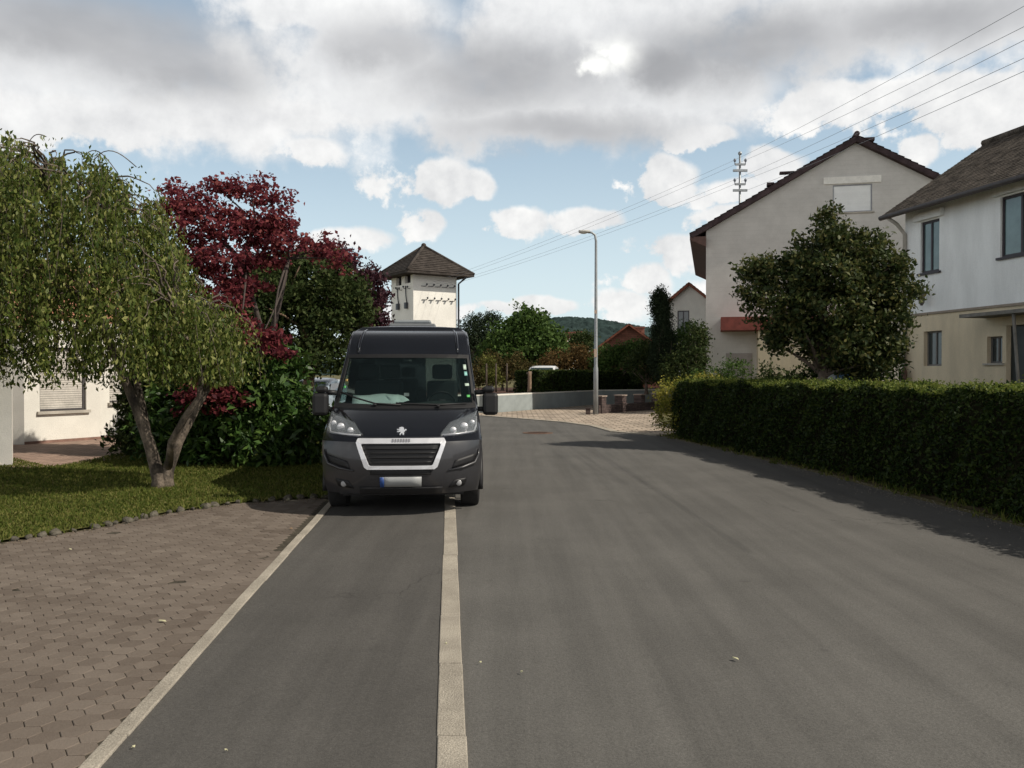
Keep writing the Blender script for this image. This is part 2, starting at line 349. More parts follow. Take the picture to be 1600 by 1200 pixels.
def strip(name, x0, w, d0, d1, h, seg):
    mb = MB(); d = d0
    while d < d1:
        e = min(d+seg-.008, d1); j = random.uniform(-.002, .002); q = random.uniform(-.004, .004)
        mb.add([(lane_x(x0, d)-w/2+q, d, .0), (lane_x(x0, d)+w/2+q, d, .0), (lane_x(x0, e)+w/2+q, e, .0), (lane_x(x0, e)-w/2+q, e, .0)] +
               [(lane_x(x0, d)-w/2+q, d, h+j), (lane_x(x0, d)+w/2+q, d, h+j), (lane_x(x0, e)+w/2+q, e, h+j), (lane_x(x0, e)-w/2+q, e, h+j)],
               [(4,5,6,7), (0,1,5,4), (1,2,6,5), (2,3,7,6), (3,0,4,7)])
        d += seg
    o = mb.build(name, mat('kerb_concrete', (.36, .325, .27), .95, .16, 2.4, .6, 110, spec=.2, fine=.28), bevel=.006); o['kind'] = 'structure'; return o
strip('kerb', RX, .137, -5, 24, .016, 1.0)
strip('kerb', LX, .085, -5, 24, .022, 1.0)
# far road edge: pale kerb line round the driveway mouth
mb = MB(); kp = [Vector((a, b, 0)) for a, b in redge[7:16]]
for a, b in zip(kp, kp[1:]):
    dd = (b-a).normalized(); nn = Vector((-dd.y, dd.x, 0))*.12
    mb.add([a-nn, b-nn, b+nn, a+nn, a-nn+Vector((0,0,.03)), b-nn+Vector((0,0,.03)), b+nn+Vector((0,0,.03)), a+nn+Vector((0,0,.03))], [(4,5,6,7),(0,1,5,4),(1,2,6,5),(2,3,7,6),(3,0,4,7)])
mb.build('kerb', MATS['kerb_concrete'])['kind'] = 'structure'
# forecourt of hexagonal concrete setts, real blocks with open joints
lawn_front = [(-14, 5.2), (-9.5, 6.2), (-6.5, 7.8), (-5.15, 8.62), (-4.55, 9.5), (-4.2, 10.4), (-3.66, 11.2), (-2.9, 11.62), (lane_x(LX, 11.75)-.05, 11.75)]
def lawn_y(x):
    return float(np.interp(x, [p[0] for p in lawn_front], [p[1] for p in lawn_front]))
base_poly = [(-14, -6), (lane_x(LX, -6)-.043, -6), (lane_x(LX, 11.75)-.043, 11.75)] + [(a, b) for a, b in lawn_front[::-1][1:]]
sheet('paving_bed', base_poly, .004, mat('joint_grit', (.068, .060, .047), 1, .3, 8, .5, 80, spec=.1, fine=.3))
def hexes():
    s = .077; V = []; F = []; T = []; Rr = s
    dx = s*1.5; dy = s*math.sqrt(3); a0 = R(-4.2+8)
    ca, sa = math.cos(a0), math.sin(a0)
    for i in range(-130, 130):
        for j in range(-120, 120):
            u = i*dx; v = j*dy + (dy/2 if i % 2 else 0); x = u*ca - v*sa - 4; y = u*sa + v*ca + 5
            if y < 2.0 or x < -12 or x > lane_x(LX, y)-.043-s*.55 or y > lawn_y(x)-.10: continue
            z = .009 + random.uniform(-.0015, .0015) + (-.004 if random.random() < .015 else 0); tx, ty = random.uniform(-.016, .016), random.uniform(-.016, .016)
            b = len(V)
            for rr, zz in ((Rr*.978, 0), (Rr*.970, z-.002), (Rr*.93, z)):
                for k in range(6):
                    q = math.pi/3*k + a0; ox, oy = rr*math.cos(q), rr*math.sin(q)
                    V.append((x+ox, y+oy, .0035 if zz == 0 else zz + ox*tx + oy*ty))
            for r_ in (0, 6):
                for k in range(6): F.append((b+r_+k, b+r_+(k+1) % 6, b+r_+6+(k+1) % 6, b+r_+6+k))
            F.append(tuple(b+12+k for k in range(6))); T += [random.random()]*13
    me = bpy.data.meshes.new('paving'); me.from_pydata(V, [], F); a = me.attributes.new('tint', 'FLOAT', 'FACE'); a.data.foreach_set('value', T)
    me.materials.append(attrmat('hexagon_setts', (.094, .073, .058), (.200, .167, .138)))
    o = bpy.data.objects.new('paving', me); COL.objects.link(o); o['kind'] = 'structure'
hexes()
# driveway of pale setts at the bend
dw = [(4.3, 23.7), (2.99, 25.02), (2.68, 27.7), (1.86, 29.9), (.55, 31.9), (-1.05, 34.3), (-4.4, 37.6), (-2.5, 37.9), (-.6, 37.0), (4.7, 46.6), (6.5, 44), (6.5, 38), (5.2, 30), (5.0, 25)]
dm = tiles('driveway_setts', (.40, .33, .26), .42, .42, (.17, .14, .11), .22, 'XY', .5, .01, .03)
sheet('driveway', dw, .012, dm)
# lawn and its blades
lawn_poly = lawn_front + [(lane_x(LX, 24)-.06, 24), (-4.8, 28), (-8, 30), (-14, 24)]
lawn_m = mat('lawn_soil_and_thatch', (.085, .10, .025), 1.0, .3, 1.2, .8, 40, spec=.1, col2=(.15, .14, .05), fine=.3)
o = sheet('lawn', lawn_poly, .03, lawn_m)
def blades(n, x0, x1, y0, y1, test, name, mt, h=.05, z=.03, w=.006):
    x = RNG.uniform(x0, x1, n); u = RNG.uniform(0, 1, n); y = y0 + (y1-y0)*u**1.5
    k = np.array([test(a, b) for a, b in zip(x, y)]); x, y = x[k], y[k]; n = len(x)
    hh = h*RNG.uniform(.5, 1.3, n); a = RNG.uniform(0, 2*np.pi, n); lx, ly = RNG.normal(size=n)*h*.5, RNG.normal(size=n)*h*.5
    ww = w*(1+ .09*y)
    V = np.stack([np.stack([x-np.cos(a)*ww, y-np.sin(a)*ww, np.full(n, z)], 1), np.stack([x+np.cos(a)*ww, y+np.sin(a)*ww, np.full(n, z)], 1), np.stack([x+lx, y+ly, z+hh], 1)], 1).reshape(-1, 3)
    me = bpy.data.meshes.new(name); me.vertices.add(3*n); me.vertices.foreach_set('co', V.ravel()); me.loops.add(3*n); me.loops.foreach_set('vertex_index', np.arange(3*n, dtype=np.int32))
    me.polygons.add(n); me.polygons.foreach_set('loop_start', np.arange(0, 3*n, 3, dtype=np.int32)); me.polygons.foreach_set('loop_total', np.full(n, 3, np.int32)); me.update(calc_edges=True)
    at_ = me.attributes.new('tint', 'FLOAT', 'FACE'); at_.data.foreach_set('value', RNG.uniform(0, 1, n)); me.materials.append(mt)
    o = bpy.data.objects.new(name, me); COL.objects.link(o); return o
grass_m = leafmat('grass_blades', [(.044, .070, .012), (.092, .114, .022), (.175, .165, .05)], .3, .6, .2, .9)
g = blades(150000, -10.5, -2.2, 7.2, 23, lambda a, b: b > lawn_y(a)+.03 and a < lane_x(LX, b)-.07 and not (b > 15.5+max(0, -a-8.5)*1 and a < -8.2), 'grass', grass_m, .038)
tag(g, 'short sunlit lawn grass under the weeping birch', 'grass', kind='stuff')
# terrace in front of the pale house
sheet('terrace', [(-14.5, 14.3), (-8.6, 14.9), (-7.6, 17), (-8.2, 24), (-10, 24), (-13, 20)], .036, tiles('terrace_setts', (.33, .23, .18), .25, .12, (.16, .12, .09), .2))
# stones edging the lawn
def stones():
    base = []
    for q in range(5):
        bm = bmesh.new(); bmesh.ops.create_icosphere(bm, subdivisions=2, radius=.5)
        for v in bm.verts:
            v.co *= 1 + .25*math.sin(v.co.x*7+q)*math.cos(v.co.y*6+q*2); v.co.x *= .13; v.co.y *= .10; v.co.z *= .09
        me = bpy.data.meshes.new('edging_stone'); bm.to_mesh(me); bm.free()
        for p in me.polygons: p.use_smooth = True
        me.materials.append(mat('edging_stone_grey', (.105, .095, .075), .95, .4, 9, .8, 40, spec=.2)); base.append(me)
    P = [Vector((a, b, 0)) for a, b in lawn_front[1:]]; L = 0; nxt = 0; 
    for a, b in zip(P, P[1:]):
        ln = (b-a).length; t = nxt - L
        while t < ln:
            p = a.lerp(b, t/ln)
            if p.x > -6.3:
                o = bpy.data.objects.new('edging_stone', random.choice(base)); COL.objects.link(o)
                s = random.uniform(.45, 1.05); o.location = (p.x+random.uniform(-.02, .02), p.y-.03+random.uniform(-.02, .02), .025); o.scale = (s, s, s*random.uniform(.8, 1.15)); o.rotation_euler = (random.uniform(-.2, .2), random.uniform(-.2, .2), random.uniform(0, 6))
                tag(o, 'small rounded grey stone in the row edging the lawn', 'stone', 'stones edging the lawn')
            g = random.uniform(.09, .24); nxt += g; t += g
        L += ln
stones()
# tufts creeping over the stones
tg = blades(11000, -6.5, -2.4, 7.4, 12, lambda a, b: -.09 < b-lawn_y(a) < .12 and math.sin(a*9)+math.sin(a*23+1) > -.9, 'grass', grass_m, .085, .012)
tag(tg, 'ragged grass tufts growing over the edging stones', 'grass', kind='stuff')
# ------------------------------------------------------------------ hills on the horizon
def hills():
    V = []; nx, ny = 640, 90
    for j in range(ny):
        d = 620 + j*9
        for i in range(nx):
            x = -700 + i*1500/nx*1.0 + (j % 2)*1.5
            ridge = 72*math.exp(-((x-60)/330)**2) + 30*math.exp(-((x-330)/120)**2) - 22*math.exp(-((x+190)/110)**2) + 8*math.sin(x*.021)
            prof = math.sin(min(1, j/(ny*.75))*math.pi/2)
            z = -3 + max(2, ridge)*prof + (random.uniform(-1, 1)*2.2 if prof > .1 else 0)
            V.append((x, d, z))
    F = [(j*nx+i, j*nx+i+1, (j+1)*nx+i+1, (j+1)*nx+i) for j in range(ny-1) for i in range(nx-1)]
    mb = MB(); mb.add(V, F, True); o = mb.build('hills', mat('distant_forest', (.034, .052, .050), 1, .30, .03, 0, bscale=.15, spec=.0, fine=.25)); o['kind'] = 'structure'
hills()
# ------------------------------------------------------------------ walls with openings
def clip(poly, axis, lim, keep_less):
    out = []
    for i, p in enumerate(poly):
        q = poly[(i+1) % len(poly)]; a = (p[axis] <= lim) if keep_less else (p[axis] >= lim); b = (q[axis] <= lim) if keep_less else (q[axis] >= lim)
        if a: out.append(p)
        if a != b:
            t = (lim-p[axis])/(q[axis]-p[axis]); out.append((p[0]+(q[0]-p[0])*t, p[1]+(q[1]-p[1])*t))
    return out
class Face:
    """a wall plane: origin, direction along it, outward normal; (s,z) coordinates"""
    def __init__(s, o, d, n): s.o, s.d, s.n = Vector(o), Vector(d).normalized(), Vector(n).normalized()
    def p(s, a, z, out=0.0): return s.o + s.d*a + s.n*out + Vector((0, 0, z))
    def rot(s): return Matrix((s.d, s.n, Vector((0, 0, 1)))).transposed()
    def wall(s, mb, outline, holes, depth=.16):
        xs = sorted({h[0] for h in holes} | {h[1] for h in holes}); zs = sorted({h[2] for h in holes} | {h[3] for h in holes})
        X = [-1e3]+xs+[1e3]; Z = [-1e3]+zs+[1e3]
        for a, b in zip(X, X[1:]):
            for c, d in zip(Z, Z[1:]):
                m = ((a+b)/2, (c+d)/2)
                if any(h[0] < m[0] < h[1] and h[2] < m[1] < h[3] for h in holes): continue
                q = outline
                for ax, lim, ls in ((0, a, False), (0, b, True), (1, c, False), (1, d, True)):
                    q = clip(q, ax, lim, ls)
                    if len(q) < 3: break
                if len(q) >= 3: mb.add([s.p(u, v) for u, v in q], [tuple(range(len(q)))])
        for a, b, c, d in holes:
            for (u0, v0), (u1, v1) in (((a,c),(b,c)), ((b,c),(b,d)), ((b,d),(a,d)), ((a,d),(a,c))):
                mb.add([s.p(u0, v0), s.p(u1, v1), s.p(u1, v1, -depth), s.p(u0, v0, -depth)], [(0,1,2,3)])
    def box(s, mb, a, b, c, d, o0, o1):
        mb.box(s.p((a+b)/2, (c+d)/2, (o0+o1)/2), (abs(b-a), abs(o1-o0), abs(d-c)), rot=s.rot()); return mb
    def window(s, root, a, b, c, d, fm, pane_m=None, mull=1, inset=.10, fw=.07, sill=None, sill_m=None, name='window'):
        mb = MB()
        s.box(mb, a, a+fw, c, d, -inset-.03, -inset+.03); s.box(mb, b-fw, b, c, d, -inset-.03, -inset+.03)
        s.box(mb, a+fw, b-fw, c, c+fw, -inset-.03, -inset+.03); s.box(mb, a+fw, b-fw, d-fw, d, -inset-.03, -inset+.03)
        for k in range(mull):
            x = a+(b-a)*(k+1)/(mull+1); s.box(mb, x-fw*.5, x+fw*.5, c+fw, d-fw, -inset-.025, -inset+.028)
        w = mb.build(name, fm, root, True)
        if fm is None: return w
        s.box(MB(), a+fw*.5, b-fw*.5, c+fw*.5, d-fw*.5, -inset-.02, -inset-.005).build('pane', pane_m or glass, w) if False else None
        q = s.box(MB(), a+.01, b-.01, c+.01, d-.01, -inset-.018, -inset+.004)
        q.v = [tuple(Vector(v)-Vector(root.location)) for v in q.v]; q.build('pane', pane_m or glass, w)
        if sill:
            q = s.box(MB(), a-.08, b+.08, c-sill, c, -inset, .07); q.v = [tuple(Vector(v)-Vector(root.location)) for v in q.v]; q.build('sill', sill_m or concrete, w)
        return w
def slab(mb, p0, p1, p2, p3, th):
    """roof slab through four corners, thickness downwards"""
    P = [Vector(p) for p in (p0, p1, p2, p3)]; n = (P[1]-P[0]).cross(P[3]-P[0]).normalized()
    if n.z < 0: n = -n
    mb.add(P + [p-n*th for p in P], [(0,1,2,3),(7,6,5,4),(0,4,5,1),(1,5,6,2),(2,6,7,3),(3,7,4,0)])
def roof_tiles(mb, p0, p1, p2, p3, rows, th=.03, cols=0):
    """overlapping courses of tiles: p0-p1 eave, p3-p2 ridge"""
    P = [Vector(p) for p in (p0, p1, p2, p3)]; n = (P[1]-P[0]).cross(P[3]-P[0]).normalized()
    if n.z < 0: n = -n
    for r in range(rows):
        a = P[0].lerp(P[3], r/rows); b = P[1].lerp(P[2], r/rows); c = P[1].lerp(P[2], (r+1.08)/rows); d = P[0].lerp(P[3], (r+1.08)/rows)
        k = cols or 1
        for i in range(k):
            j = random.uniform(-.006, .006) if cols else 0; e = .012 if cols else 0
            a1, b1 = a.lerp(b, i/k), a.lerp(b, (i+1)/k); d1, c1 = d.lerp(c, i/k), d.lerp(c, (i+1)/k); sh = (b1-a1)*e
            mb.add([a1+n*(th+j), b1+n*(th+j)-sh, c1+n*.004-sh, d1+n*.004, a1, b1-sh], [(0,1,2,3),(0,4,5,1)])
def sub(mb, root): mb.v = [tuple(Vector(v)-Vector(root.location)) for v in mb.v]; return mb
tile_brown = mat('brown_roof_tiles', (.056, .047, .041), .9, .35, 3, .5, 25, spec=.2, fine=.3)
tile_lichen = mat('lichened_roof_tiles', (.105, .088, .073), .95, .5, 3.5, .9, 22, spec=.15, fine=.45)
tile_red = mat('red_roof_tiles', (.20, .075, .05), .9, .25, 2, .5, 25, spec=.2, fine=.3)
# ---- transformer tower
def tower():
    d = 50.0; c0 = at(646, HZ, d); c0.z = 0; th = R(33.8); s = 2.92
    t = thing('transformer_tower', 'narrow white tower with brown pyramid roof and dark bird-like fittings, behind the van', 'tower', c0)
    dr = Vector((math.cos(th), math.sin(th), 0)); dl = Vector((-math.sin(th), math.cos(th), 0)); h = 7.75
    fr = Face(c0, dr, (math.sin(th), -math.cos(th), 0)); fl = Face(c0, dl, (-math.cos(th), -math.sin(th), 0))
    mb = MB(); holes = [(1.02, 1.75, 7.0, 7.45), (2.0, 2.75, 7.0, 7.45)]; holes = [(.35, 1.10, 7.05, 7.55), (1.55, 2.25, 7.0, 7.5)]
    fr.wall(mb, [(0,0),(s,0),(s,h),(0,h)], []); fl.wall(mb, [(0,0),(s,0),(s,h),(0,h)], holes, .3)
    b1 = Face(c0+dr*s, dl, dr); b2 = Face(c0+dl*s, dr, dl); b1.wall(mb, [(0,0),(s,0),(s,h),(0,h)], []); b2.wall(mb, [(0,0),(s,0),(s,h),(0,h)], [])
    tm = mat('tower_render', (.82, .80, .74), .92, .07, .8, .3, 20, spec=.15, fine=.07)
    mb.build('wall', tm, t, True)
    for a, b, c, e in holes:
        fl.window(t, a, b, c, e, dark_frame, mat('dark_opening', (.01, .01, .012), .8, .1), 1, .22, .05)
    ce = c0 + (dr+dl)*s/2; ov = .78; ap = ce + Vector((0, 0, 9.4))
    cor = [ce + (dr*a + dl*b)*(s/2+ov) + Vector((0, 0, 7.62)) for a, b in ((-1,-1),(1,-1),(1,1),(-1,1))]
    mb = MB(); mb.add(cor+[ap, *[c-Vector((0,0,.12)) for c in cor]], [(0,1,4),(1,2,4),(2,3,4),(3,0,4),(8,7,6,5),(0,5,6,1),(1,6,7,2),(2,7,8,3),(3,8,5,0)])
    for i in range(4):
        a, b = cor[i], cor[(i+1) % 4]
        for r in range(14):
            q0, q1 = r/14, (r+1.1)/14; n = (b-a).cross(ap-a).normalized(); n = n if n.z > 0 else -n
            mb.add([a.lerp(ap, q0)+n*.05, b.lerp(ap, q0)+n*.05, b.lerp(ap, min(1, q1))+n*.012, a.lerp(ap, min(1, q1))+n*.012, a.lerp(ap, q0), b.lerp(ap, q0)], [(0,1,2,3),(0,4,5,1)])
        mb.tube([a+Vector((0,0,.03)), ap+Vector((0,0,.05))], .09, 6)
    mb.ball(ap+Vector((0,0,.08)), .16); mb.build('roof', tile_brown, t, True)
    mb = MB(); x = s+.02
    mb.tube([fr.p(s+.42, 7.5, .5), fr.p(s+.30, 7.35, .3), fr.p(s+.09, 7.1, .08), fr.p(s+.09, 3.5, .08), fr.p(s+.09, 0, .08)], .06, 8); mb.build('drainpipe', dark_metal, t, True)
    # insulators and brackets left on the walls
    for k in range(5):
        for zz, j in ((6.85, 0), (6.05, .25)):
            a = .75 + k*.47 + j*.2
            if a > s-.15: continue
            mb = MB(); mb.tube([fr.p(a, zz, 0), fr.p(a, zz, .16), fr.p(a+.04, zz+.09, .2)], .022, 6); mb.ball(fr.p(a+.04, zz+.1, .2), .06); mb.box(fr.p(a-.12, zz, .03), (.26, .03, .03), rot=fr.rot())
            mb.build('insulator', dark_metal, t, True)
    for a, zz in ((.4, 6.7), (.95, 6.75), (1.5, 6.7), (1.95, 6.75)):
        mb = MB(); mb.tube([fl.p(a, zz, 0), fl.p(a, zz, .15), fl.p(a, zz+.1, .18)], .02, 6); mb.ball(fl.p(a, zz+.1, .18), .06); mb.build('insulator', dark_metal, t, True)
    for a, z0 in ((.9, 6.9), (2.0, 6.1)):
        mb = MB(); mb.tube([fl.p(a, 6.9, .06), fl.p(a-.05, 6.3, .06), fl.p(a-.2, 5.8, .06)], .03, 6); mb.box(fl.p(a-.15, 5.72, .10), (.22, .16, .36), rot=fl.rot()); mb.build('cable_box', dark_metal, t, True)
    return [fr.p(.8+k*.47, 6.95, .2) for k in range(4)], fl.p(2.4, 6.72, .2)
tower_pts, tower_left = tower()
# ---- grey gabled house with clad end wall
def grey_house():
    K = 38/27; o = Vector((6.13*K, 38, 0)); ZZ = lambda z: CAM_H + (z-CAM_H)*K; g = Vector((1, -.233, 0)).normalized(); nrm = Vector((-.233, -1, 0)).normalized(); bk = -nrm
    t = thing('gabled_house', 'tall grey house with a clad gable end and pale roller shutter under the roof', 'house', o)
    f = Face(o, g, nrm); Wd, ze, za, ov, L = 8.84*K, ZZ(6.22), ZZ(8.72), .5*K, 9.6*K; pit = (za-ze)/(Wd/2)
    wm = tiles('grey_cladding', (.57, .55, .515), 60, .19, (.53, .51, .475), .01, 'XZ', .5, .003, .006, contrast=.35)
    mb = MB(); hole = (3.77*K, 4.90*K, ZZ(6.62), ZZ(7.46))
    f.wall(mb, [(0,0),(Wd,0),(Wd,ze),(Wd/2,za),(0,ze)], [hole], .12)
    Face(o, bk, -g).wall(mb, [(0,0),(L,0),(L,ze),(0,ze)], []); Face(o+g*Wd, bk, g).wall(mb, [(0,0),(L,0),(L,ze),(0,ze)], []); Face(o+bk*L, g, bk).wall(mb, [(0,0),(Wd,0),(Wd,ze),(Wd/2,za),(0,ze)], [])
    mb.build('wall', wm, t, True)
    pt = lambda a, z, b: o + g*a + bk*b + Vector((0, 0, z))
    rm = mat('dark_plum_roof', (.055, .038, .04), .85, .3, 3, .5, 20, spec=.2, fine=.2)
    mb = MB(); zl = ze - pit*ov; th = .22; up = .23
    slab(mb, pt(-ov, zl+up, -.32), pt(-ov, zl+up, L+.3), pt(Wd/2, za+up, L+.3), pt(Wd/2, za+up, -.32), th)
    slab(mb, pt(Wd+ov, zl+up, -.32), pt(Wd+ov, zl+up, L+.3), pt(Wd/2, za+up, L+.3), pt(Wd/2, za+up, -.32), th)
    roof_tiles(mb, pt(-ov, zl+up, -.34), pt(-ov, zl+up, L+.3), pt(Wd/2, za+up, L+.3), pt(Wd/2, za+up, -.34), 26, .045)
    roof_tiles(mb, pt(Wd+ov, zl+up, -.34), pt(Wd+ov, zl+up, L+.3), pt(Wd/2, za+up, L+.3), pt(Wd/2, za+up, -.34), 26, .045)
    mb.tube([pt(Wd/2, za+up+.06, -.36), pt(Wd/2, za+up+.06, L+.3)], .12, 8)
    rf = mb.build('roof', rm, t, True)
    mb = MB(); mb.add([pt(-ov, zl-.02, -.3), pt(-ov, zl-.02, L+.3), pt(0, ze-.75, L+.3), pt(0, ze-.75, -.3), pt(-ov, zl+.1, -.3), pt(-ov, zl+.1, L+.3), pt(0, zl+.1, L+.3), pt(0, zl+.1, -.3)], [(0,1,2,3),(0,3,7,4),(0,4,5,1),(1,5,6,2),(4,7,6,5),(2,6,7,3)])
    mb.build('soffit', mat('brown_soffit', (.10, .055, .045), .8, .2, 4), t, True)
    for (a, w, h) in ((1.95*K, .30, .12), (4.75*K, .6, .14)):
        mb = MB(); z = za - abs(Wd/2-a)*pit + up
        mb.box(pt(a, z+.16, .2), (w, .4, h), rot=Matrix((g, bk, Vector((0,0,1)))).transposed()); sub(mb, t).build('roof_vent', rm, rf)
    mb = MB(); a = 2.62*K; z = za-(Wd/2-a)*pit+up; mb.tube([pt(a, z-.1, .6), pt(a, z+.16, .6)], .08, 8); mb.box(pt(a-.22, z+.19, .6), (.62, .3, .09), rot=Matrix((g, bk, Vector((0,0,1)))).transposed()); sub(mb, t).build('roof_vent', rm, rf)
    w = f.window(t, *hole, mat('shutter_frame_grey', (.30, .31, .33), .6, .1), tiles('white_shutter', (.86, .87, .85), 9., .05, (.70, .70, .70), .02, 'XZ', 0, .006, .003, .5, contrast=.2), 0, .07, .05, .06)
    mb = MB(); f.box(mb, 3.5*K, 5.15*K, ZZ(7.49), ZZ(7.70), .002, .05); mb.build('lintel', mat('pale_lintel', (.78, .76, .70), .8, .08), t, True)
    # porch with a red fascia, cream side wall
    mb = MB(); f.box(mb, .45*K, 4.6*K, ZZ(3.02), ZZ(3.42), .003, 1.5); mb.build('porch_roof', mat('brick_red_fascia', (.22, .055, .04), .75, .2, 4), t, True)
    mb = MB(); f.box(mb, 1.55*K, 4.55*K, 0, ZZ(3.015)-.004, .003, 1.25); mb.build('porch_wall', cream_plaster, t, True)
    mb = MB(); f.box(mb, .62*K, 1.42*K, 0, 2.6, .004, .05); mb.build('door', mat('door_grey', (.30, .27, .25), .6, .1), t, True)
    return pt
gpt = grey_house()
# ---- roof mast and the overhead wires
mast_o = Vector(at(1155, HZ, 42)); mast_o.z = 7.7
t = thing('power_mast', 'thin steel wire mast with two crossarms rising above the grey gabled roof', 'mast', mast_o)
mb = MB(); mb.tube([(0,0,-1.6), (0,0,4.75)], [.06, .05], 10); mb.ball((0,0,4.80), .10); mb.build('pole', metal_grey, t)
wire_m = mat('wire', (.26, .28, .31), .5, .05)
ins = []
for z in (4.25, 3.28):
    mb = MB(); mb.box((0, -.05, z), (.50, .08, .09)); mb.box((0, -.05, z-.30), (.70, .09, .11)); mb.build('crossarm', metal_grey, t)
    for x in (-.25, .25):
        mb = MB(); mb.tube([(x, -.05, z-.02), (x*1.05, -.05, z+.16)], .025, 6); mb.ball((x*1.05, -.05, z+.2), .07, sc=(1, 1, 1.3)); mb.build('insulator', mat('porcelain_grey', (.22, .24, .28), .3, .1), t)
        ins.append(mast_o + Vector((x*1.05, -.05, z+.22)))
def wire(a, b, sag, label):
    a, b = Vector(a), Vector(b); n = 14
    pts = [a.lerp(b, i/n) - Vector((0, 0, sag*4*(i/n)*(1-i/n))) for i in range(n+1)]
    o = MB().tube(pts, .0055, 5).build('overhead_wire', wire_m); tag(o, label, 'wire', 'overhead wires')
ends = [(5, 16.5), (37, 16.3), (58, 16), (86, 16)]
labs = ['highest of the wires running from the mast to the upper right', 'second highest wire from the mast to the upper right', 'third wire down from the mast to the upper right', 'lower wire from the mast toward the white house roof']
for i, (py, d) in enumerate(ends):
    q = at(1600, py, d); m = ins[i]; wire(m, m + (q-m)*1.2, .12, labs[i])
q = at(1600, 104, 15.5); m = mast_o+Vector((.3, 0, 2.98)); wire(m, m+(q-m)*1.35, .12, 'lowest wire from the mast, just above the white house roof')
for i, tp in enumerate(tower_pts):
    wire(tp, ins[i], .25, ['uppermost wire between white tower and steel mast', 'second wire between white tower and steel mast', 'third wire between white tower and steel mast', 'lowest wire between white tower and steel mast'][i])
wire(tower_left, tower_left+Vector((-22, 2, .9)), .3, 'single wire leaving the tower to the left behind the maple')
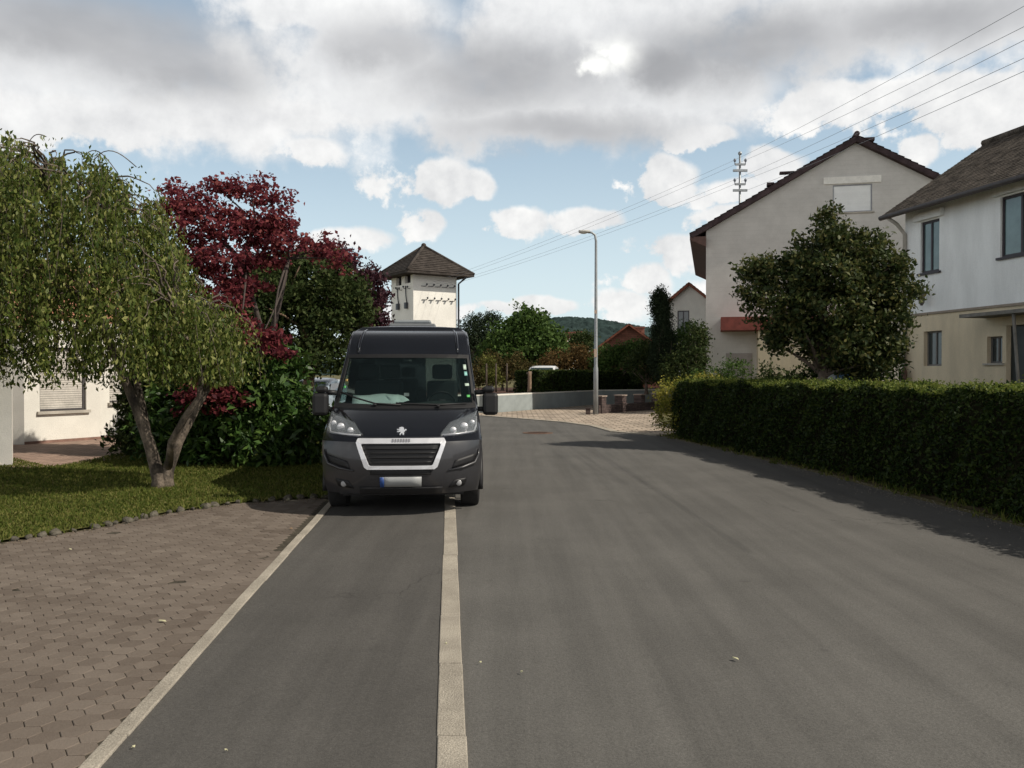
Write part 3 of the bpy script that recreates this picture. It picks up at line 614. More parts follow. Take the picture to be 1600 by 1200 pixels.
# ---- white house on the right
def white_house():
    K = 1.3; ZZ = lambda z: CAM_H + (z-CAM_H)*K; o = Vector((9.2*K, 20*K, 0)); d = Vector((.1875, -1, 0)).normalized(); n = Vector((-1, -.1875, 0)).normalized(); inn = -n
    t = thing('white_house', 'white rendered house with cream basement and lichened brown roof, at the right edge', 'house', o)
    f = Face(o, d, n); L, zd, ze = 9.5*K, ZZ(3.06), ZZ(5.62); D = 6.0; pit = math.tan(R(33.5)); za = ze + pit*D/2
    w1, w2, b1, b2, dr = (.55, 1.18, 3.98, 5.14), (2.98, 4.5, 4.02, 5.22), (.66, 1.26, 1.88, 2.66), (2.62, 3.04, 1.92, 2.46), (3.14, 3.9, .02, 2.66)
    w3, w4 = (5.9, 7.4, 4.02, 5.22), (6.0, 7.2, 1.6, 2.5)
    w1, w2, b1, b2, dr, w3, w4 = ((q[0]*K, q[1]*K, ZZ(q[2]) if q[2] > .1 else q[2], ZZ(q[3])) for q in (w1, w2, b1, b2, dr, w3, w4))
    mb = MB(); f.wall(mb, [(0, zd), (L, zd), (L, ze), (0, ze)], [w1, w2, w3], .2)
    Face(o, inn, -d).wall(mb, [(0, 0), (D, 0), (D, ze), (D/2, za), (0, ze)], []); Face(o+d*L, inn, d).wall(mb, [(0, 0), (D, 0), (D, ze), (D/2, za), (0, ze)], []); Face(o+inn*D, d, inn).wall(mb, [(0, 0), (L, 0), (L, ze), (0, ze)], [])
    mb.build('upper_wall', white_render, t, True)
    mb = MB(); fb = Face(o-n*.02, d, n); fb.wall(mb, [(0, 0), (L, 0), (L, zd), (0, zd)], [b1, b2, dr, w4], .2); mb.build('basement_wall', cream_plaster, t, True)
    mb = MB(); f.box(mb, -.01, L, zd-.03, zd+.035, -.05, .035); mb.build('string_course', mat('drip_line', (.30, .25, .2), .8, .1), t, True)
    pale = mat('curtain_reflection_glass', (.11, .17, .17), .08, .25, 1.1, spec=.9)  # teal reflection put into the pane colour, along with net curtains
    for w, m in ((w1, 1), (w2, 2), (w3, 2)): f.window(t, *w, dark_frame, pale, m, .09, .065, .06, dark_frame)
    for w in (w1, w2, w3):
        mb = MB(); f.box(mb, w[0]-.2, w[1]+.2, w[3]+.04, w[3]+.26, .002, .12); mb.build('shutter_box', white_render, t, True)
    for w in (b1, b2, w4): fb.window(t, *w, mat('grey_frame', (.16, .15, .14), .6, .1), None, 1, .15, .05, .05 if w is b2 else None)
    mb = MB(); fb.box(mb, dr[0]+.02, dr[1]-.02, .02, dr[3]-.02, -.19, -.13); mb.build('door', mat('dark_green_door', (.02, .026, .025), .5, .2, 6), t, True)
    pt = lambda a, z, b: o + d*a + inn*b + Vector((0, 0, z))
    mb = MB(); ov = .42*K; zl = ze - pit*ov
    P = (pt(-.36, zl+.12, -ov), pt(L+.5, zl+.12, -ov), pt(L+.5, za+.12, D/2), pt(-.36, za+.12, D/2))
    Q = (pt(-.36, zl+.12, D+ov), pt(L+.5, zl+.12, D+ov), pt(L+.5, za+.12, D/2), pt(-.36, za+.12, D/2))
    slab(mb, *P, .14); slab(mb, *Q, .14); roof_tiles(mb, *P, 30, .016, 46); roof_tiles(mb, *Q, 16, .04)
    mb.tube([pt(-.38, za+.17, D/2), pt(L+.5, za+.17, D/2)], .11, 8); rf = mb.build('roof', tile_lichen, t, True)
    mb = MB(); mb.tube([pt(-.34, zl+.03, -ov-.07), pt(L+.4, zl+.03, -ov-.07)], .075, 8); mb.build('gutter', mat('dark_gutter', (.05, .04, .04), .6, .2), t, True)
    mb = MB(); mb.tube([pt(-.02, zl, -ov-.05), pt(.03, zl-.2, -.3), pt(.06, zl-.5, -.06), pt(.06, 2.8, -.06), pt(.06, 0, -.06)], .06, 8); mb.build('drainpipe', mat('cream_pipe', (.40, .37, .32), .6, .1), t, True)
    mb = MB(); f.box(mb, 2.58*K, 5.4*K, ZZ(2.84), ZZ(2.91), .003, .60*K); mb.build('canopy', mat('weathered_board', (.20, .19, .17), .8, .2, 5), t, True)
    mb = MB(); mb.tube([f.p(3.95*K, ZZ(2.84), .53*K), f.p(4.2*K, 0, .53*K)], .04, 8); mb.build('canopy_prop', mat('weathered_board', (.2, .19, .17)), t, True)
    lx, lz = .83*K, ZZ(3.62); lm = MB(); lm.tube([f.p(lx, lz, 0), f.p(lx, lz+.08, .18), f.p(lx, lz, .22)], .022, 6); lm.tube([f.p(lx, lz-.02, .22), f.p(lx, lz-.12, .22), f.p(lx, lz-.42, .22), f.p(lx, lz-.5, .22)], [.04, .11, .08, .03], 8)
    lm.build('wall_lantern', mat('lantern_bronze', (.10, .09, .085), .5, .2), t, True)
    fb2 = f.p(.22, 0, .16)
    q = thing('garden_broom', 'dark upright broom leaning on the corner of the white house', 'broom', fb2)
    mb = MB(); mb.tube([(0, 0, 1.2), (.05, .06, 2.35)], .02, 6); mb.build('handle', bark, q); mb = MB(); mb.tube([(0,0,1.9), (0,0,1.75), (-.03,0,.0)], [.03, .09, .12], 7); mb.build('bristles', mat('broom_twigs', (.10, .06, .045), .9, .3, 20), q)
white_house()
# ---- pale house on the left, behind the birch
def pale_house():
    A, B, C, D_, Ee, F = (Vector((*p, 0)) for p in ((-15, 15.1), (-9.12, 15.55), (-11.5, 20.1), (-10.53, 21.8), (-10.25, 23.0), (-9.0, 28.5)))
    t = thing('bungalow', 'white single storey house with rolled down shutter, half hidden behind the birch', 'house', C)
    h = 3.0; mb = MB()
    def nf(a, b): v = (b-a).normalized(); return Face(a, v, (v.y, -v.x, 0)), (b-a).length
    f1, l1 = nf(A, B); f1.wall(mb, [(0,0),(l1,0),(l1,h),(0,h)], [])
    B2 = B + Vector((-.25, .45, 0)); f1b, l1b = nf(B, B2); f1b.wall(mb, [(0,0),(l1b,0),(l1b,h),(0,h)], [])
    f1c, l1c = nf(B2, Vector((-15, 15.6, 0))); f1c.wall(mb, [(0,0),(l1c,0),(l1c,h),(0,h)], [])
    f2, l2 = nf(C, D_); hole = (.38, 1.58, .80, 2.35); f2.wall(mb, [(0,0),(l2,0),(l2,h),(0,h)], [hole], .15)
    f3, l3 = nf(D_, Ee); hole2 = (.35, 1.0, .95, 2.3); f3.wall(mb, [(0,0),(l3,0),(l3,h),(0,h)], [hole2], .15)
    f4, l4 = nf(Ee, F); f4.wall(mb, [(0,0),(l4,0),(l4,h),(0,h)], [])
    f5, l5 = nf(Vector((-16, 20.1, 0)), C); f5.wall(mb, [(0,0),(l5,0),(l5,h),(0,h)], []); 
    mb.build('wall', white_plaster, t, True)
    f2.window(t, *hole, mat('dark_grey_frame', (.06, .055, .055), .6, .1), shutter_m, 0, .10, .05, .07, concrete)
    f3.window(t, *hole2, mat('dark_grey_frame', (.06, .055, .055)), shutter_m, 0, .10, .05, .07, concrete)
    mb = MB()
    for a, ff, ll in ((0, f2, l2), (0, f3, l3)): ff.box(mb, 0, ll, 0, .10, .002, .015)
    mb.build('plinth', mat('plinth_brown', (.22, .13, .10), .9, .2), t, True)
    om = mat('orange_roof_tiles', (.38, .19, .12), .9, .2, 2, .5, 25, spec=.2, fine=.25)
    mb = MB(); e0, e1 = C+Vector((-.3, -1.0, 2.95)), F+Vector((.75, 0, 2.95)); back = Vector((-5.4, 1.4, 2.35))
    P = (e0, e1, e1+back, e0+back); slab(mb, *P, .16); roof_tiles(mb, *P, 16, .04, 0)
    Q = (e0+back*2-Vector((0,0,back.z*2)), e1+back*2-Vector((0,0,back.z*2)), e1+back, e0+back); slab(mb, *Q, .16)
    mb.build('roof', om, t, True)
pale_house()
# ---- things at the bend
def block_poly(name, m, pts, z0, z1, th, root=None, world=False):
    mb = MB(); P = [Vector((*p, 0)) for p in pts]
    for a, b in zip(P, P[1:]):
        v = (b-a).normalized(); n = Vector((-v.y, v.x, 0))*th
        mb.add([a+Vector((0,0,z0)), b+Vector((0,0,z0)), b+n+Vector((0,0,z0)), a+n+Vector((0,0,z0)), a+Vector((0,0,z1)), b+Vector((0,0,z1)), b+n+Vector((0,0,z1)), a+n+Vector((0,0,z1))], [(0,1,2,3),(7,6,5,4),(0,4,5,1),(1,5,6,2),(2,6,7,3),(3,7,4,0)])
    return mb.build(name, m, root, world)
wl = [(-3.4, 35.6), (-.62, 37.1), (4.7, 46.8), (9.5, 49.5)]
t = thing('retaining_wall', 'low smooth grey garden wall beyond the van mirror at the bend', 'wall', (-.62, 37.1, 0))
block_poly('wall', wall_grey, wl, 0, .74, .24, t, True)
block_poly('coping', mat('white_coping', (.68, .66, .60), .8, .08), [(a-.01, b-.02) for a, b in wl], .742, .80, .29, t, True)
sheet('garden_bed', [(-3.6, 35.9), (-.75, 37.3), (4.6, 47.1), (9.5, 49.9), (12, 60), (-8, 60)], .70, mat('bark_mulch', (.09, .055, .045), 1, .3, 3, .8, 25, spec=.1, fine=.3))
# castellated brick wall by the lamp
bw0, bw1 = gnd(936, 647), gnd(1016, 641)
t = thing('crenellated_wall', 'low dark brick wall with raised square piers beside the lamp post', 'wall', bw0)
brick_m = tiles('dark_brick', (.085, .06, .055), .25, .08, (.05, .042, .04), .3, 'XZ', .5, .008, .01)
v = (bw1-bw0); L = v.length+2.5; v.normalize(); f = Face(bw0, v, (v.y, -v.x, 0))
mb = MB(); f.box(mb, 0, L, 0, .36, -.30, 0); mb.build('wall', brick_m, t, True)
for k in range(4):
    a = .35 + k*1.05*((bw1-bw0).length/2.55)*.92
    mb = MB(); f.box(mb, a-.19, a+.19, 0, .72, -.34, .04); p_ = mb.build('pier', brick_m, t, True)
    mb = MB(); f.box(mb, a-.22, a+.22, .722, .77, -.37, .07); sub(mb, t).build('pier_cap', mat('pier_cap_stone', (.30, .24, .20), .9, .15), p_)
# street lamp
lo = gnd(931, 648); t = thing('street_lamp', 'tall slender grey street lamp with a short arm, standing at the bend', 'street lamp', lo)
hl = CAM_H + (HZ-364)/FOC*lo.y
lm_ = mat('lamp_post_grey', (.30, .32, .33), .55, .12, 3, metal=.35)
mb = MB(); mb.tube([(0,0,0), (0,0,1.9), (0,0,2.0), (0,0,hl-.35), (-.04, 0, hl-.10), (-.18, -.02, hl), (-.34, -.04, hl+.01)], [.10, .095, .075, .052, .05, .045, .045], 12); mb.build('post', lm_, t)
mb = MB(); P = []
for i in range(7):
    q = i/6; x = -.26-.46*q; wd = .05+.10*math.sin(math.pi*min(1, q*.8+.12)); P.append([(x, -.06+wd*math.cos(a), hl+.02+.075*math.sin(a)*(1 if math.sin(a) > 0 else .55)) for a in np.linspace(0, 2*math.pi, 13)])
mb.quadgrid(P); mb.add([P[-1][k] for k in range(12)], [tuple(range(12))]); mb.build('lamp_head', mat('lamp_head_grey', (.45, .44, .40), .5, .1), t)
mb = MB(); mb.ball((-.52, -.06, hl-.01), .11, sc=(1.5, .8, .5)); mb.build('lamp_glass', mat('milky_lamp_glass', (.55, .54, .48), .2, .05), t)
for z, s in ((2.55, .10), (4.25, .08)):
    mb = MB(); mb.box((-.02, -.083, z), (.11, .012, .34 if z < 3 else .15)); mb.build('notice', mat('faded_notice', (.48, .36, .28), .8, .15, 20), t)
mb = MB(); mb.box((-.33, -.1, .13), (.18, .2, .26)); mb.box((-.33, -.1, .275), (.22, .24, .03)); q = mb.build('bollard_block', brick_m); q.location = lo; tag(q, 'small dark brick block at the foot of the street lamp', 'block')
# staked sapling
so_ = at(827, 612, 41); so_.z = .70; t = thing('sapling', 'staked young tree trunk in front of the low hedge', 'sapling', so_)
mb = MB(); limb(mb, (0,0,-.05), (.02,0,1.1), .10, .085, .03, 8); mb.build('trunk', mat('pale_sapling_bark', (.22, .15, .10), .9, .3, 10), t)
mb = MB(); mb.tube([(-.12, .1, 1.0), (.12, .02, 1.05)], .06, 6); mb.build('tie', bark, t)
# drain cover and litter on the road
dp = gnd(840, 677); t = thing('drain_cover', 'rust coloured round drain cover in the asphalt', 'drain cover', (dp.x, dp.y, .006))
n = 36; ring = lambda r, z: [(r*math.cos(2*math.pi*i/n), r*math.sin(2*math.pi*i/n), z) for i in range(n)]
rust = mat('rusty_iron', (.13, .075, .05), .9, .3, 12, .6, 60)
mb = MB(); mb.add(ring(.44, 0)+ring(.43, .012)+ring(.34, .012)+ring(.34, .0), [(a*n+i, a*n+(i+1) % n, (a+1)*n+(i+1) % n, (a+1)*n+i) for a in range(3) for i in range(n)]); mb.build('frame', rust, t)
mb = MB(); mb.add(ring(.335, .009), [tuple(range(n))])
for k in range(5): mb.box((0, -.22+.11*k, .012), (2*math.sqrt(.32**2-(-.22+.11*k)**2)*.9, .03, .008))
mb.build('lid', mat('dark_iron', (.10, .06, .045), .9, .3, 12), t)
def leaf_bit(p, s, label, c):
    mb = MB(); mb.add([(-s, 0, .004), (-.3*s, .5*s, .012), (.6*s, .4*s, .007), (s, 0, .013), (.5*s, -.5*s, .005), (-.4*s, -.45*s, .01)], [(0,1,2,3,4,5)]); q = mb.build('fallen_leaf', c, solid=.002); q.location = (p.x, p.y, .014); q.rotation_euler = (0, 0, random.uniform(0, 6)); tag(q, label, 'leaf')
pale_leaf = mat('dry_pale_leaf', (.50, .48, .30), .8, .2, 30); brown_leaf = mat('dry_brown_leaf', (.26, .17, .09), .8, .3, 30)
for px, py, s, lb, c in ((815, 1057, .014, 'pale yellow leaf scrap lying alone on the open road', pale_leaf), (351, 1182, .007, 'tiny white petal on the dark footway near the narrow kerb', pale_leaf), (205, 1177, .009, 'pale scrap on asphalt right beside the narrow kerb', pale_leaf),
                         (252, 976, .030, 'flat pale leaf lying on the hexagon paving', pale_leaf), (108, 862, .022, 'pale leaf on the paving near the lawn edge', pale_leaf), (454, 829, .024, 'dark dry leaf on the paving close to the van shadow', brown_leaf), (750, 1042, .009, 'small pale crumb on the road beside the wide strip', pale_leaf), (1151, 1036, .022, 'faded pale leaf on the open asphalt at right', pale_leaf), (697, 1012, .010, 'yellow crumb lying on the wide concrete strip', pale_leaf)):
    leaf_bit(gnd(px, py), s, lb, c)
# ------------------------------------------------------------------ the van
VAN = Vector((-1.318, 10.1, 0)); VRZ = math.atan(.0735)
van = thing('parked_van', 'dark grey high roof delivery van parked half on the footway, facing the viewer', 'van', VAN, VRZ)
paint = mat('van_paint', (.010, .012, .017), .22, .06, 3, metal=.3, spec=.45, coat=.6)
bump_m = mat('bumper_plastic', (.030, .030, .033), .34, .08, 5, .03, 120, spec=.45, coat=.35)
black = mat('black_plastic', (.012, .012, .013), .55, .1, 8, spec=.4)
rubber = mat('tyre_rubber', (.014, .014, .014), .85, .2, 20)
chrome = mat('satin_silver', (.72, .73, .76), .32, .05, 6, metal=.35, spec=.6)
ZS = [.27, .34, .42, .55, .70, .84, .90, .95, 1.03, 1.12, 1.20, 1.265, 1.30, 1.45, 1.6, 1.75, 1.9, 1.955, 2.02, 2.10, 2.19, 2.265, 2.325, 2.37]
def prof(z): return float(np.interp(z, [.27,.34,.42,.55,.70,.84,.90,.95,1.03,1.12,1.20,1.265,1.30,1.95,2.02,2.10,2.19,2.265,2.325,2.37], [.10,.05,.015,0,0,.02,.045,.10,.25,.46,.67,.86,.93,1.70,1.80,1.90,2.02,2.17,2.36,2.62]))
def curv(z): return float(np.interp(z, [.3,.6,.95,1.25,1.6,1.95,2.25,2.37], [.36,.36,.34,.30,.28,.24,.14,.06]))
def hw(z): return float(np.interp(z, [.27,.42,.6,.9,1.1,1.27,1.6,1.95,2.17,2.265,2.325,2.37], [.925,.95,.97,.975,.965,.95,.91,.868,.848,.838,.82,.775]))
def S(u, z, off=0.0):
    def q(u, z):
        return Vector((u*hw(z), prof(z)+curv(z)*abs(u)**3.2, z))
    p = q(u, z)
    if off:
        n = (q(u+.005, z)-q(u-.005, z)).cross(q(u, z+.004)-q(u, z-.004)).normalized()
        if n.y > 0: n = -n
        p = p + n*off
    return p
US = list(np.concatenate([np.linspace(-1, -.8, 6)[:-1], np.linspace(-.8, .8, 17), np.linspace(.8, 1, 6)[1:]]))
LEN = 5.45
def vanbody():
    YS = [1.15, 1.3, 1.6, 1.9, 2.2, 2.5, 3.0, 3.4] + list(np.linspace(3.55, 4.7, 13)) + [5.0, 5.3]
    ring = lambda z: None
    mb = MB(); bump = MB(); G = []
    for z in ZS:
        row = [S(u, z) for u in US]
        y0 = row[-1].y; ys = [y0 + (LEN-y0)*k for k in np.linspace(0, 1, 46)[1:]]
        w = hw(z); rw = w*1.0
        right = [Vector((w, y, z)) for y in ys]; left = [Vector((-w, y, z)) for y in ys[::-1]]
        back = [Vector((w*(1-2*k), LEN+.02, z)) for k in np.linspace(0, 1, 13)]
        G.append(row + right + back + left)
    m = len(G[0]); nu = len(US); gs = []
    def hole(c):
        u_ = c.x
        if 1.30 < c.z < 1.955 and c.y < 2.1 and abs(c.x) < .93*hw(c.z): return True
        if abs(c.x) > .76 and c.z < .80:
            for wy in (1.0, 4.45):
                if math.hypot(c.y-wy, c.z-.34) < .43 and c.y > .52: return True
        if c.y > LEN-.1 and 1.35 < c.z < 2.02 and .12 < abs(c.x) < .78: return True
        if abs(c.x) > .80 and 1.35 < c.z < 1.95 and 1.75 < c.y < 2.5: return True
        return False
    vs = [p for r in G for p in r]; fu = []; fl = []
    for i in range(len(ZS)-1):
        for j in range(m):
            a, b, c, d = i*m+j, i*m+(j+1) % m, (i+1)*m+(j+1) % m, (i+1)*m+j
            ce = (vs[a]+vs[b]+vs[c]+vs[d])/4
            if hole(ce): continue
            (fl if (ce.z < .9 and (ce.y < .62 or ce.z < .5)) else fu).append((a, b, c, d))
    # roof: shrink the top ring in two steps, close it
    top = G[-1]; cx = Vector((0, 4.0, 0)); b0 = len(vs)
    for k, (sx, z) in enumerate(((.93, 2.40), (.6, 2.42), (.0, 2.43))):
        for p in top: vs.append(Vector((p.x*sx, p.y + (0 if p.y > 4 else (1-sx)*.25), z)))
    tb = (len(ZS)-1)*m
    for k in range(3):
        A = tb if k == 0 else b0+(k-1)*m; B = b0+k*m
        for j in range(m): fu.append((A+j, A+(j+1) % m, B+(j+1) % m, B+j))
    mb.add(vs, fu, True)
    for s in (-1, 1):                                               # pressed ribs at the roof corners
        mb.tube([S(.80*s, z, .004) for z in (2.0, 2.08, 2.17, 2.25, 2.31, 2.36)], [.012, .02, .022, .022, .02, .012], 6)
        mb.tube([Vector((hw(z)*s*.985, S(1, z).y+.02, z)) for z in (1.3, 1.6, 1.95, 2.1, 2.23, 2.31)], .022, 6)
    mb.build('body', paint, van)
    bump.add(vs, fl, True); return bump
bmp = vanbody()
def patch(name, m, cs, off, parent=van, n=10, k=6, th=.012, label=None, smooth=True):
    """skin patch between four (u,z) corners: inner-bottom, outer-bottom, outer-top, inner-top"""
    mb = MB(); P = []
    for i in range(n+1):
        a = i/n; r = []
        for j in range(k+1):
            b = j/k
            u = (cs[0][0]*(1-a)+cs[1][0]*a)*(1-b) + (cs[3][0]*(1-a)+cs[2][0]*a)*b
            z = (cs[0][1]*(1-a)+cs[1][1]*a)*(1-b) + (cs[3][1]*(1-a)+cs[2][1]*a)*b
            r.append(S(u, z, off))
        P.append(r)
    mb.quadgrid(P, smooth); return mb.build(name, m, parent, solid=th, label=label)
bmp.build('bumper', bump_m, van)
# grey lower mask round the grille, sides of the bumper
def band(name, m, outer, inner, off, parent=van, sub_=6, dz=.03):
    mb = MB(); n = len(outer)
    def ev(pts):
        out = []
        for i in range(n):
            a, b = pts[i], pts[(i+1) % n]
            for k in range(sub_): out.append((a[0]+(b[0]-a[0])*k/sub_, a[1]+(b[1]-a[1])*k/sub_))
        return out
    o_, i_ = ev(outer), ev(inner); c = len(o_)
    v = [S(*p, off) for p in o_] + [S(*p, off) for p in i_] + [S(*p, off-dz) for p in o_] + [S(*p, off-dz) for p in i_]
    f = []
    for k in range(c):
        l = (k+1) % c; f += [(k, l, c+l, c+k), (k, l, 2*c+l, 2*c+k), (c+k, c+l, 3*c+l, 3*c+k)]
    mb.add(v, f, False); return mb.build(name, m, parent, bevel=.004)
gl = patch('grille', black, ((-.39,.60), (.39,.60), (.50,.90), (-.50,.90)), .010, th=.005)
for k in range(4):
    z = .665+.052*k; w = .37+.023*k
    MB().tube([S(u*w, z, .018) for u in np.linspace(-1, 1, 13)], .010, 5).build('grille_bar', mat('grille_grey', (.010, .010, .011), .5, .1), gl)
band('grille_surround', chrome, [(-.405,.578), (.405,.578), (.44,.605), (.54,.885), (.52,.922), (-.52,.922), (-.54,.885), (-.44,.605)],
     [(-.365,.622), (.365,.622), (.385,.635), (.478,.858), (.468,.872), (-.468,.872), (-.478,.858), (-.385,.635)], .034, dz=.05)
mb = MB(); 
for k in range(7): mb.add([S(-.11+.033*k, .89, .0365), S(-.087+.033*k, .89, .0365), S(-.087+.033*k, .912, .0365), S(-.11+.033*k, .912, .0365)], [(0,1,2,3)])
mb.build('nameplate', mat('nameplate_grey', (.22, .22, .24), .4, .05), van)
patch('lower_intake', black, ((-.37,.515), (.37,.515), (.375,.565), (-.375,.565)), .012)
plate = patch('number_plate', mat('plate_grey', (.30, .31, .31), .5, .08, 3.5), ((-.255,.385), (.255,.385), (.255,.495), (-.255,.495)), .026, n=4, k=2, th=.01)
patch('country_band', mat('plate_blue', (.02, .06, .22), .5, .05), ((-.255,.386), (-.205,.386), (-.205,.494), (-.255,.494)), .042, parent=plate, n=2, k=2, th=.004)
patch('lower_grille', black, ((-.52,.29), (.52,.29), (.52,.365), (-.52,.365)), .008)
lens = bpy.data.materials.new('headlight_glass'); lens.use_nodes = True
_n = lens.node_tree; _p = _n.nodes['Principled BSDF']; _p.inputs['Base Color'].default_value = (.25, .28, .30, 1); _p.inputs['Roughness'].default_value = .02; _p.inputs['Alpha'].default_value = .22; _p.inputs['Coat Weight'].default_value = 1
for s in (-1, 1):
    h = patch('headlight', mat('headlight_housing', (.13, .135, .15), .25, .35, 12, metal=.6), ((.47*s,.955), (.93*s,.985), (.965*s,1.20), (.60*s,1.08)), .004, n=10, k=6, th=.02)
    for u, z, r in ((.64, 1.015, .042), (.78, 1.05, .052), (.89, 1.09, .036)):
        c = S(u*s, z, .008); mb = MB(); P = []
        for i in range(5):
            rr = r*math.sin(math.pi/2*i/4); P.append([c + Vector((rr*math.cos(a), -.030*math.cos(math.pi/2*i/4), rr*math.sin(a))) for a in np.linspace(0, 2*math.pi, 15)])
        mb.quadgrid(P); mb.build('reflector', chrome, h)
    mb = MB(); mb.tube([S(u*s, z, .012) for u, z in ((.50,.965), (.7,.972), (.90,.992), (.935,1.05), (.95,1.15))], .010, 6); mb.build('light_strip', chrome, h)
    patch('lens', lens, ((.47*s,.952), (.935*s,.982), (.968*s,1.205), (.60*s,1.085)), .034, parent=h, n=10, k=6, th=.003)
    v = patch('fog_recess', black, ((.62*s,.575), (.90*s,.64), (.93*s,.745), (.66*s,.675)), .006, n=6, k=3, th=.004)
    mb = MB(); mb.tube([S(u*s, z, .012) for u, z in ((.58,.56), (.75,.585), (.90,.63), (.945,.72), (.955,.80))], [.008,.018,.022,.018,.006], 7); mb.build('bumper_crease', bump_m, van)
    f_ = patch('fog_light', black, ((.60*s,.345), (.80*s,.36), (.83*s,.455), (.66*s,.435)), .007, n=4, k=3, th=.006)
    c = S(.72*s, .40, .01); mb = MB(); P = [[c + Vector((.036*math.sin(math.pi/2*i/3)*math.cos(a), -.012*math.cos(math.pi/2*i/3), .036*math.sin(math.pi/2*i/3)*math.sin(a))) for a in np.linspace(0, 2*math.pi, 13)] for i in range(4)]; mb.quadgrid(P); mb.build('fog_lamp', mat('clear_lamp', (.3, .3, .3), .15, .1), f_)
# bonnet with its raised shape
bn = patch('bonnet', paint, ((-.50,.945), (.50,.945), (.90,1.255), (-.90,1.255)), .012, n=24, k=12, th=.02)
for s in (-1, 1): MB().tube([S(u*s, z, .014) for u, z in ((.47,.96), (.56,1.06), (.70,1.15), (.86,1.24))], [.004,.012,.014,.005], 6).build('bonnet_crease', paint, bn)
# emblem: a silver heraldic beast rearing up
LI = [(-.030,-.085),(-.005,-.085),(-.012,-.068),(.004,-.045),(.018,-.060),(.020,-.085),(.046,-.085),(.040,-.072),(.044,-.048),(.034,-.018),(.050,-.008),(.066,.020),(.082,.018),(.078,.034),(.058,.040),(.040,.022),(.034,.038),(.036,.062),(.018,.084),(-.010,.088),(-.036,.076),(-.050,.060),(-.040,.050),(-.026,.050),(-.022,.040),(-.050,.036),(-.074,.046),(-.080,.032),(-.056,.018),(-.030,.018),(-.044,-.004),(-.072,-.006),(-.076,-.020),(-.046,-.024),(-.020,-.018),(-.012,-.036),(-.024,-.056)]
mb = MB(); c = S(0, 1.0, .018); nb = len(LI); ux = Vector((1, 0, 0)); uz = (S(0, 1.03)-S(0, .97)).normalized(); nn = Vector((0, -uz.z, uz.y))
for q in (0, .012): pass
mb.add([c+ux*x*.74+uz*y*1.02 for x, y in LI] + [c+ux*x*.74+uz*y*1.02+nn*.012 for x, y in LI], [tuple(range(nb))[::-1], tuple(range(nb, 2*nb))] + [(i, (i+1) % nb, nb+(i+1) % nb, nb+i) for i in range(nb)])
e = mb.build('emblem', mat('emblem_silver', (.62, .65, .70), .3, .05, metal=.3), van, bevel=.0015)
# windscreen, wipers, interior
wg = bpy.data.materials.new('windscreen_glass'); wg.use_nodes = True; nt = wg.node_tree; p = nt.nodes['Principled BSDF']
p.inputs['Base Color'].default_value = (.01, .016, .018, 1); p.inputs['Roughness'].default_value = .03; p.inputs['Specular IOR Level'].default_value = .6
tr = nt.nodes.new('ShaderNodeBsdfTransparent'); tr.inputs[0].default_value = (.86, .95, .93, 1); mx = nt.nodes.new('ShaderNodeMixShader'); mx.inputs[0].default_value = .74
nt.links.new(p.outputs[0], mx.inputs[1]); nt.links.new(tr.outputs[0], mx.inputs[2]); nt.links.new(mx.outputs[0], nt.nodes['Material Output'].inputs[0])
wg_dark = wg.copy(); wg_dark.name = 'rear_glass'
for q_ in wg_dark.node_tree.nodes:
    if q_.type == 'MIX_SHADER': q_.inputs[0].default_value = .30
ws = patch('windscreen', wg, ((-.955,1.275), (.955,1.275), (.955,1.965), (-.955,1.965)), .004, n=24, k=12, th=.004)
band('windscreen_seal', black, [(-.975,1.262), (0,1.258), (.975,1.262), (.975,1.62), (.975,1.975), (0,1.98), (-.975,1.975), (-.975,1.62)],
     [(-.925,1.325), (0,1.30), (.925,1.325), (.94,1.62), (.935,1.925), (0,1.925), (-.935,1.925), (-.94,1.62)], .010, ws, dz=.01)
patch('mirror_mount', black, ((-.07,1.90), (.07,1.90), (.06,1.96), (-.06,1.96)), -.02, ws, n=2, k=2)
st_w = mat('sticker_pale_green', (.42, .52, .44), .6, .15, 25); st_g = mat('sticker_green', (.10, .45, .12), .6, .1); st_o = mat('sticker_ochre', (.42, .30, .10), .6, .1)
for u, z, w, hh, m in ((.885, 1.80, .045, .07, st_w), (.888, 1.71, .045, .055, mat('sticker_teal', (.22, .46, .42), .6, .2, 30)), (.885, 1.56, .06, .035, st_w), (.885, 1.41, .045, .03, st_g), (-.89, 1.62, .04, .03, st_o), (-.895, 1.53, .035, .03, st_g)):
    patch('sticker', m, ((u-w/2, z-hh/2), (u+w/2, z-hh/2), (u+w/2, z+hh/2), (u-w/2, z+hh/2)), .0075, ws, n=2, k=2, th=.002)
for a in (((.83, 1.295), (.45, 1.285), (.0, 1.30), (-.12, 1.31)), ((-.05, 1.285), (-.40, 1.305), (-.70, 1.38), (-.92, 1.45))):
    w = MB().tube([S(u, z, .03) for u, z in a], .011, 6).build('wiper', black, van)
    MB().tube([S(a[1][0], a[1][1]-.02, .02), S(a[1][0], a[1][1]-.02, .05)], .022, 8).build('wiper_hub', mat('grille_grey', (.02,.02,.02)), w)
inner = mat('van_interior', (.007, .008, .009), .8, .15, 5)
mb = MB(); P = []
for y, z in ((1.02, 1.245), (1.35, 1.275), (1.62, 1.30), (1.78, 1.20), (1.80, .7)): P.append([Vector((x, y+.10*abs(x)**3, z+ (.04*math.cos((x-.45)*4) if z > 1.25 and x > .05 else 0))) for x in np.linspace(-.86, .86, 19)])
mb.quadgrid(P); dsh = mb.build('dashboard', mat('dashboard_grey', (.05, .053, .052), .7, .15, 5), van, solid=.02)
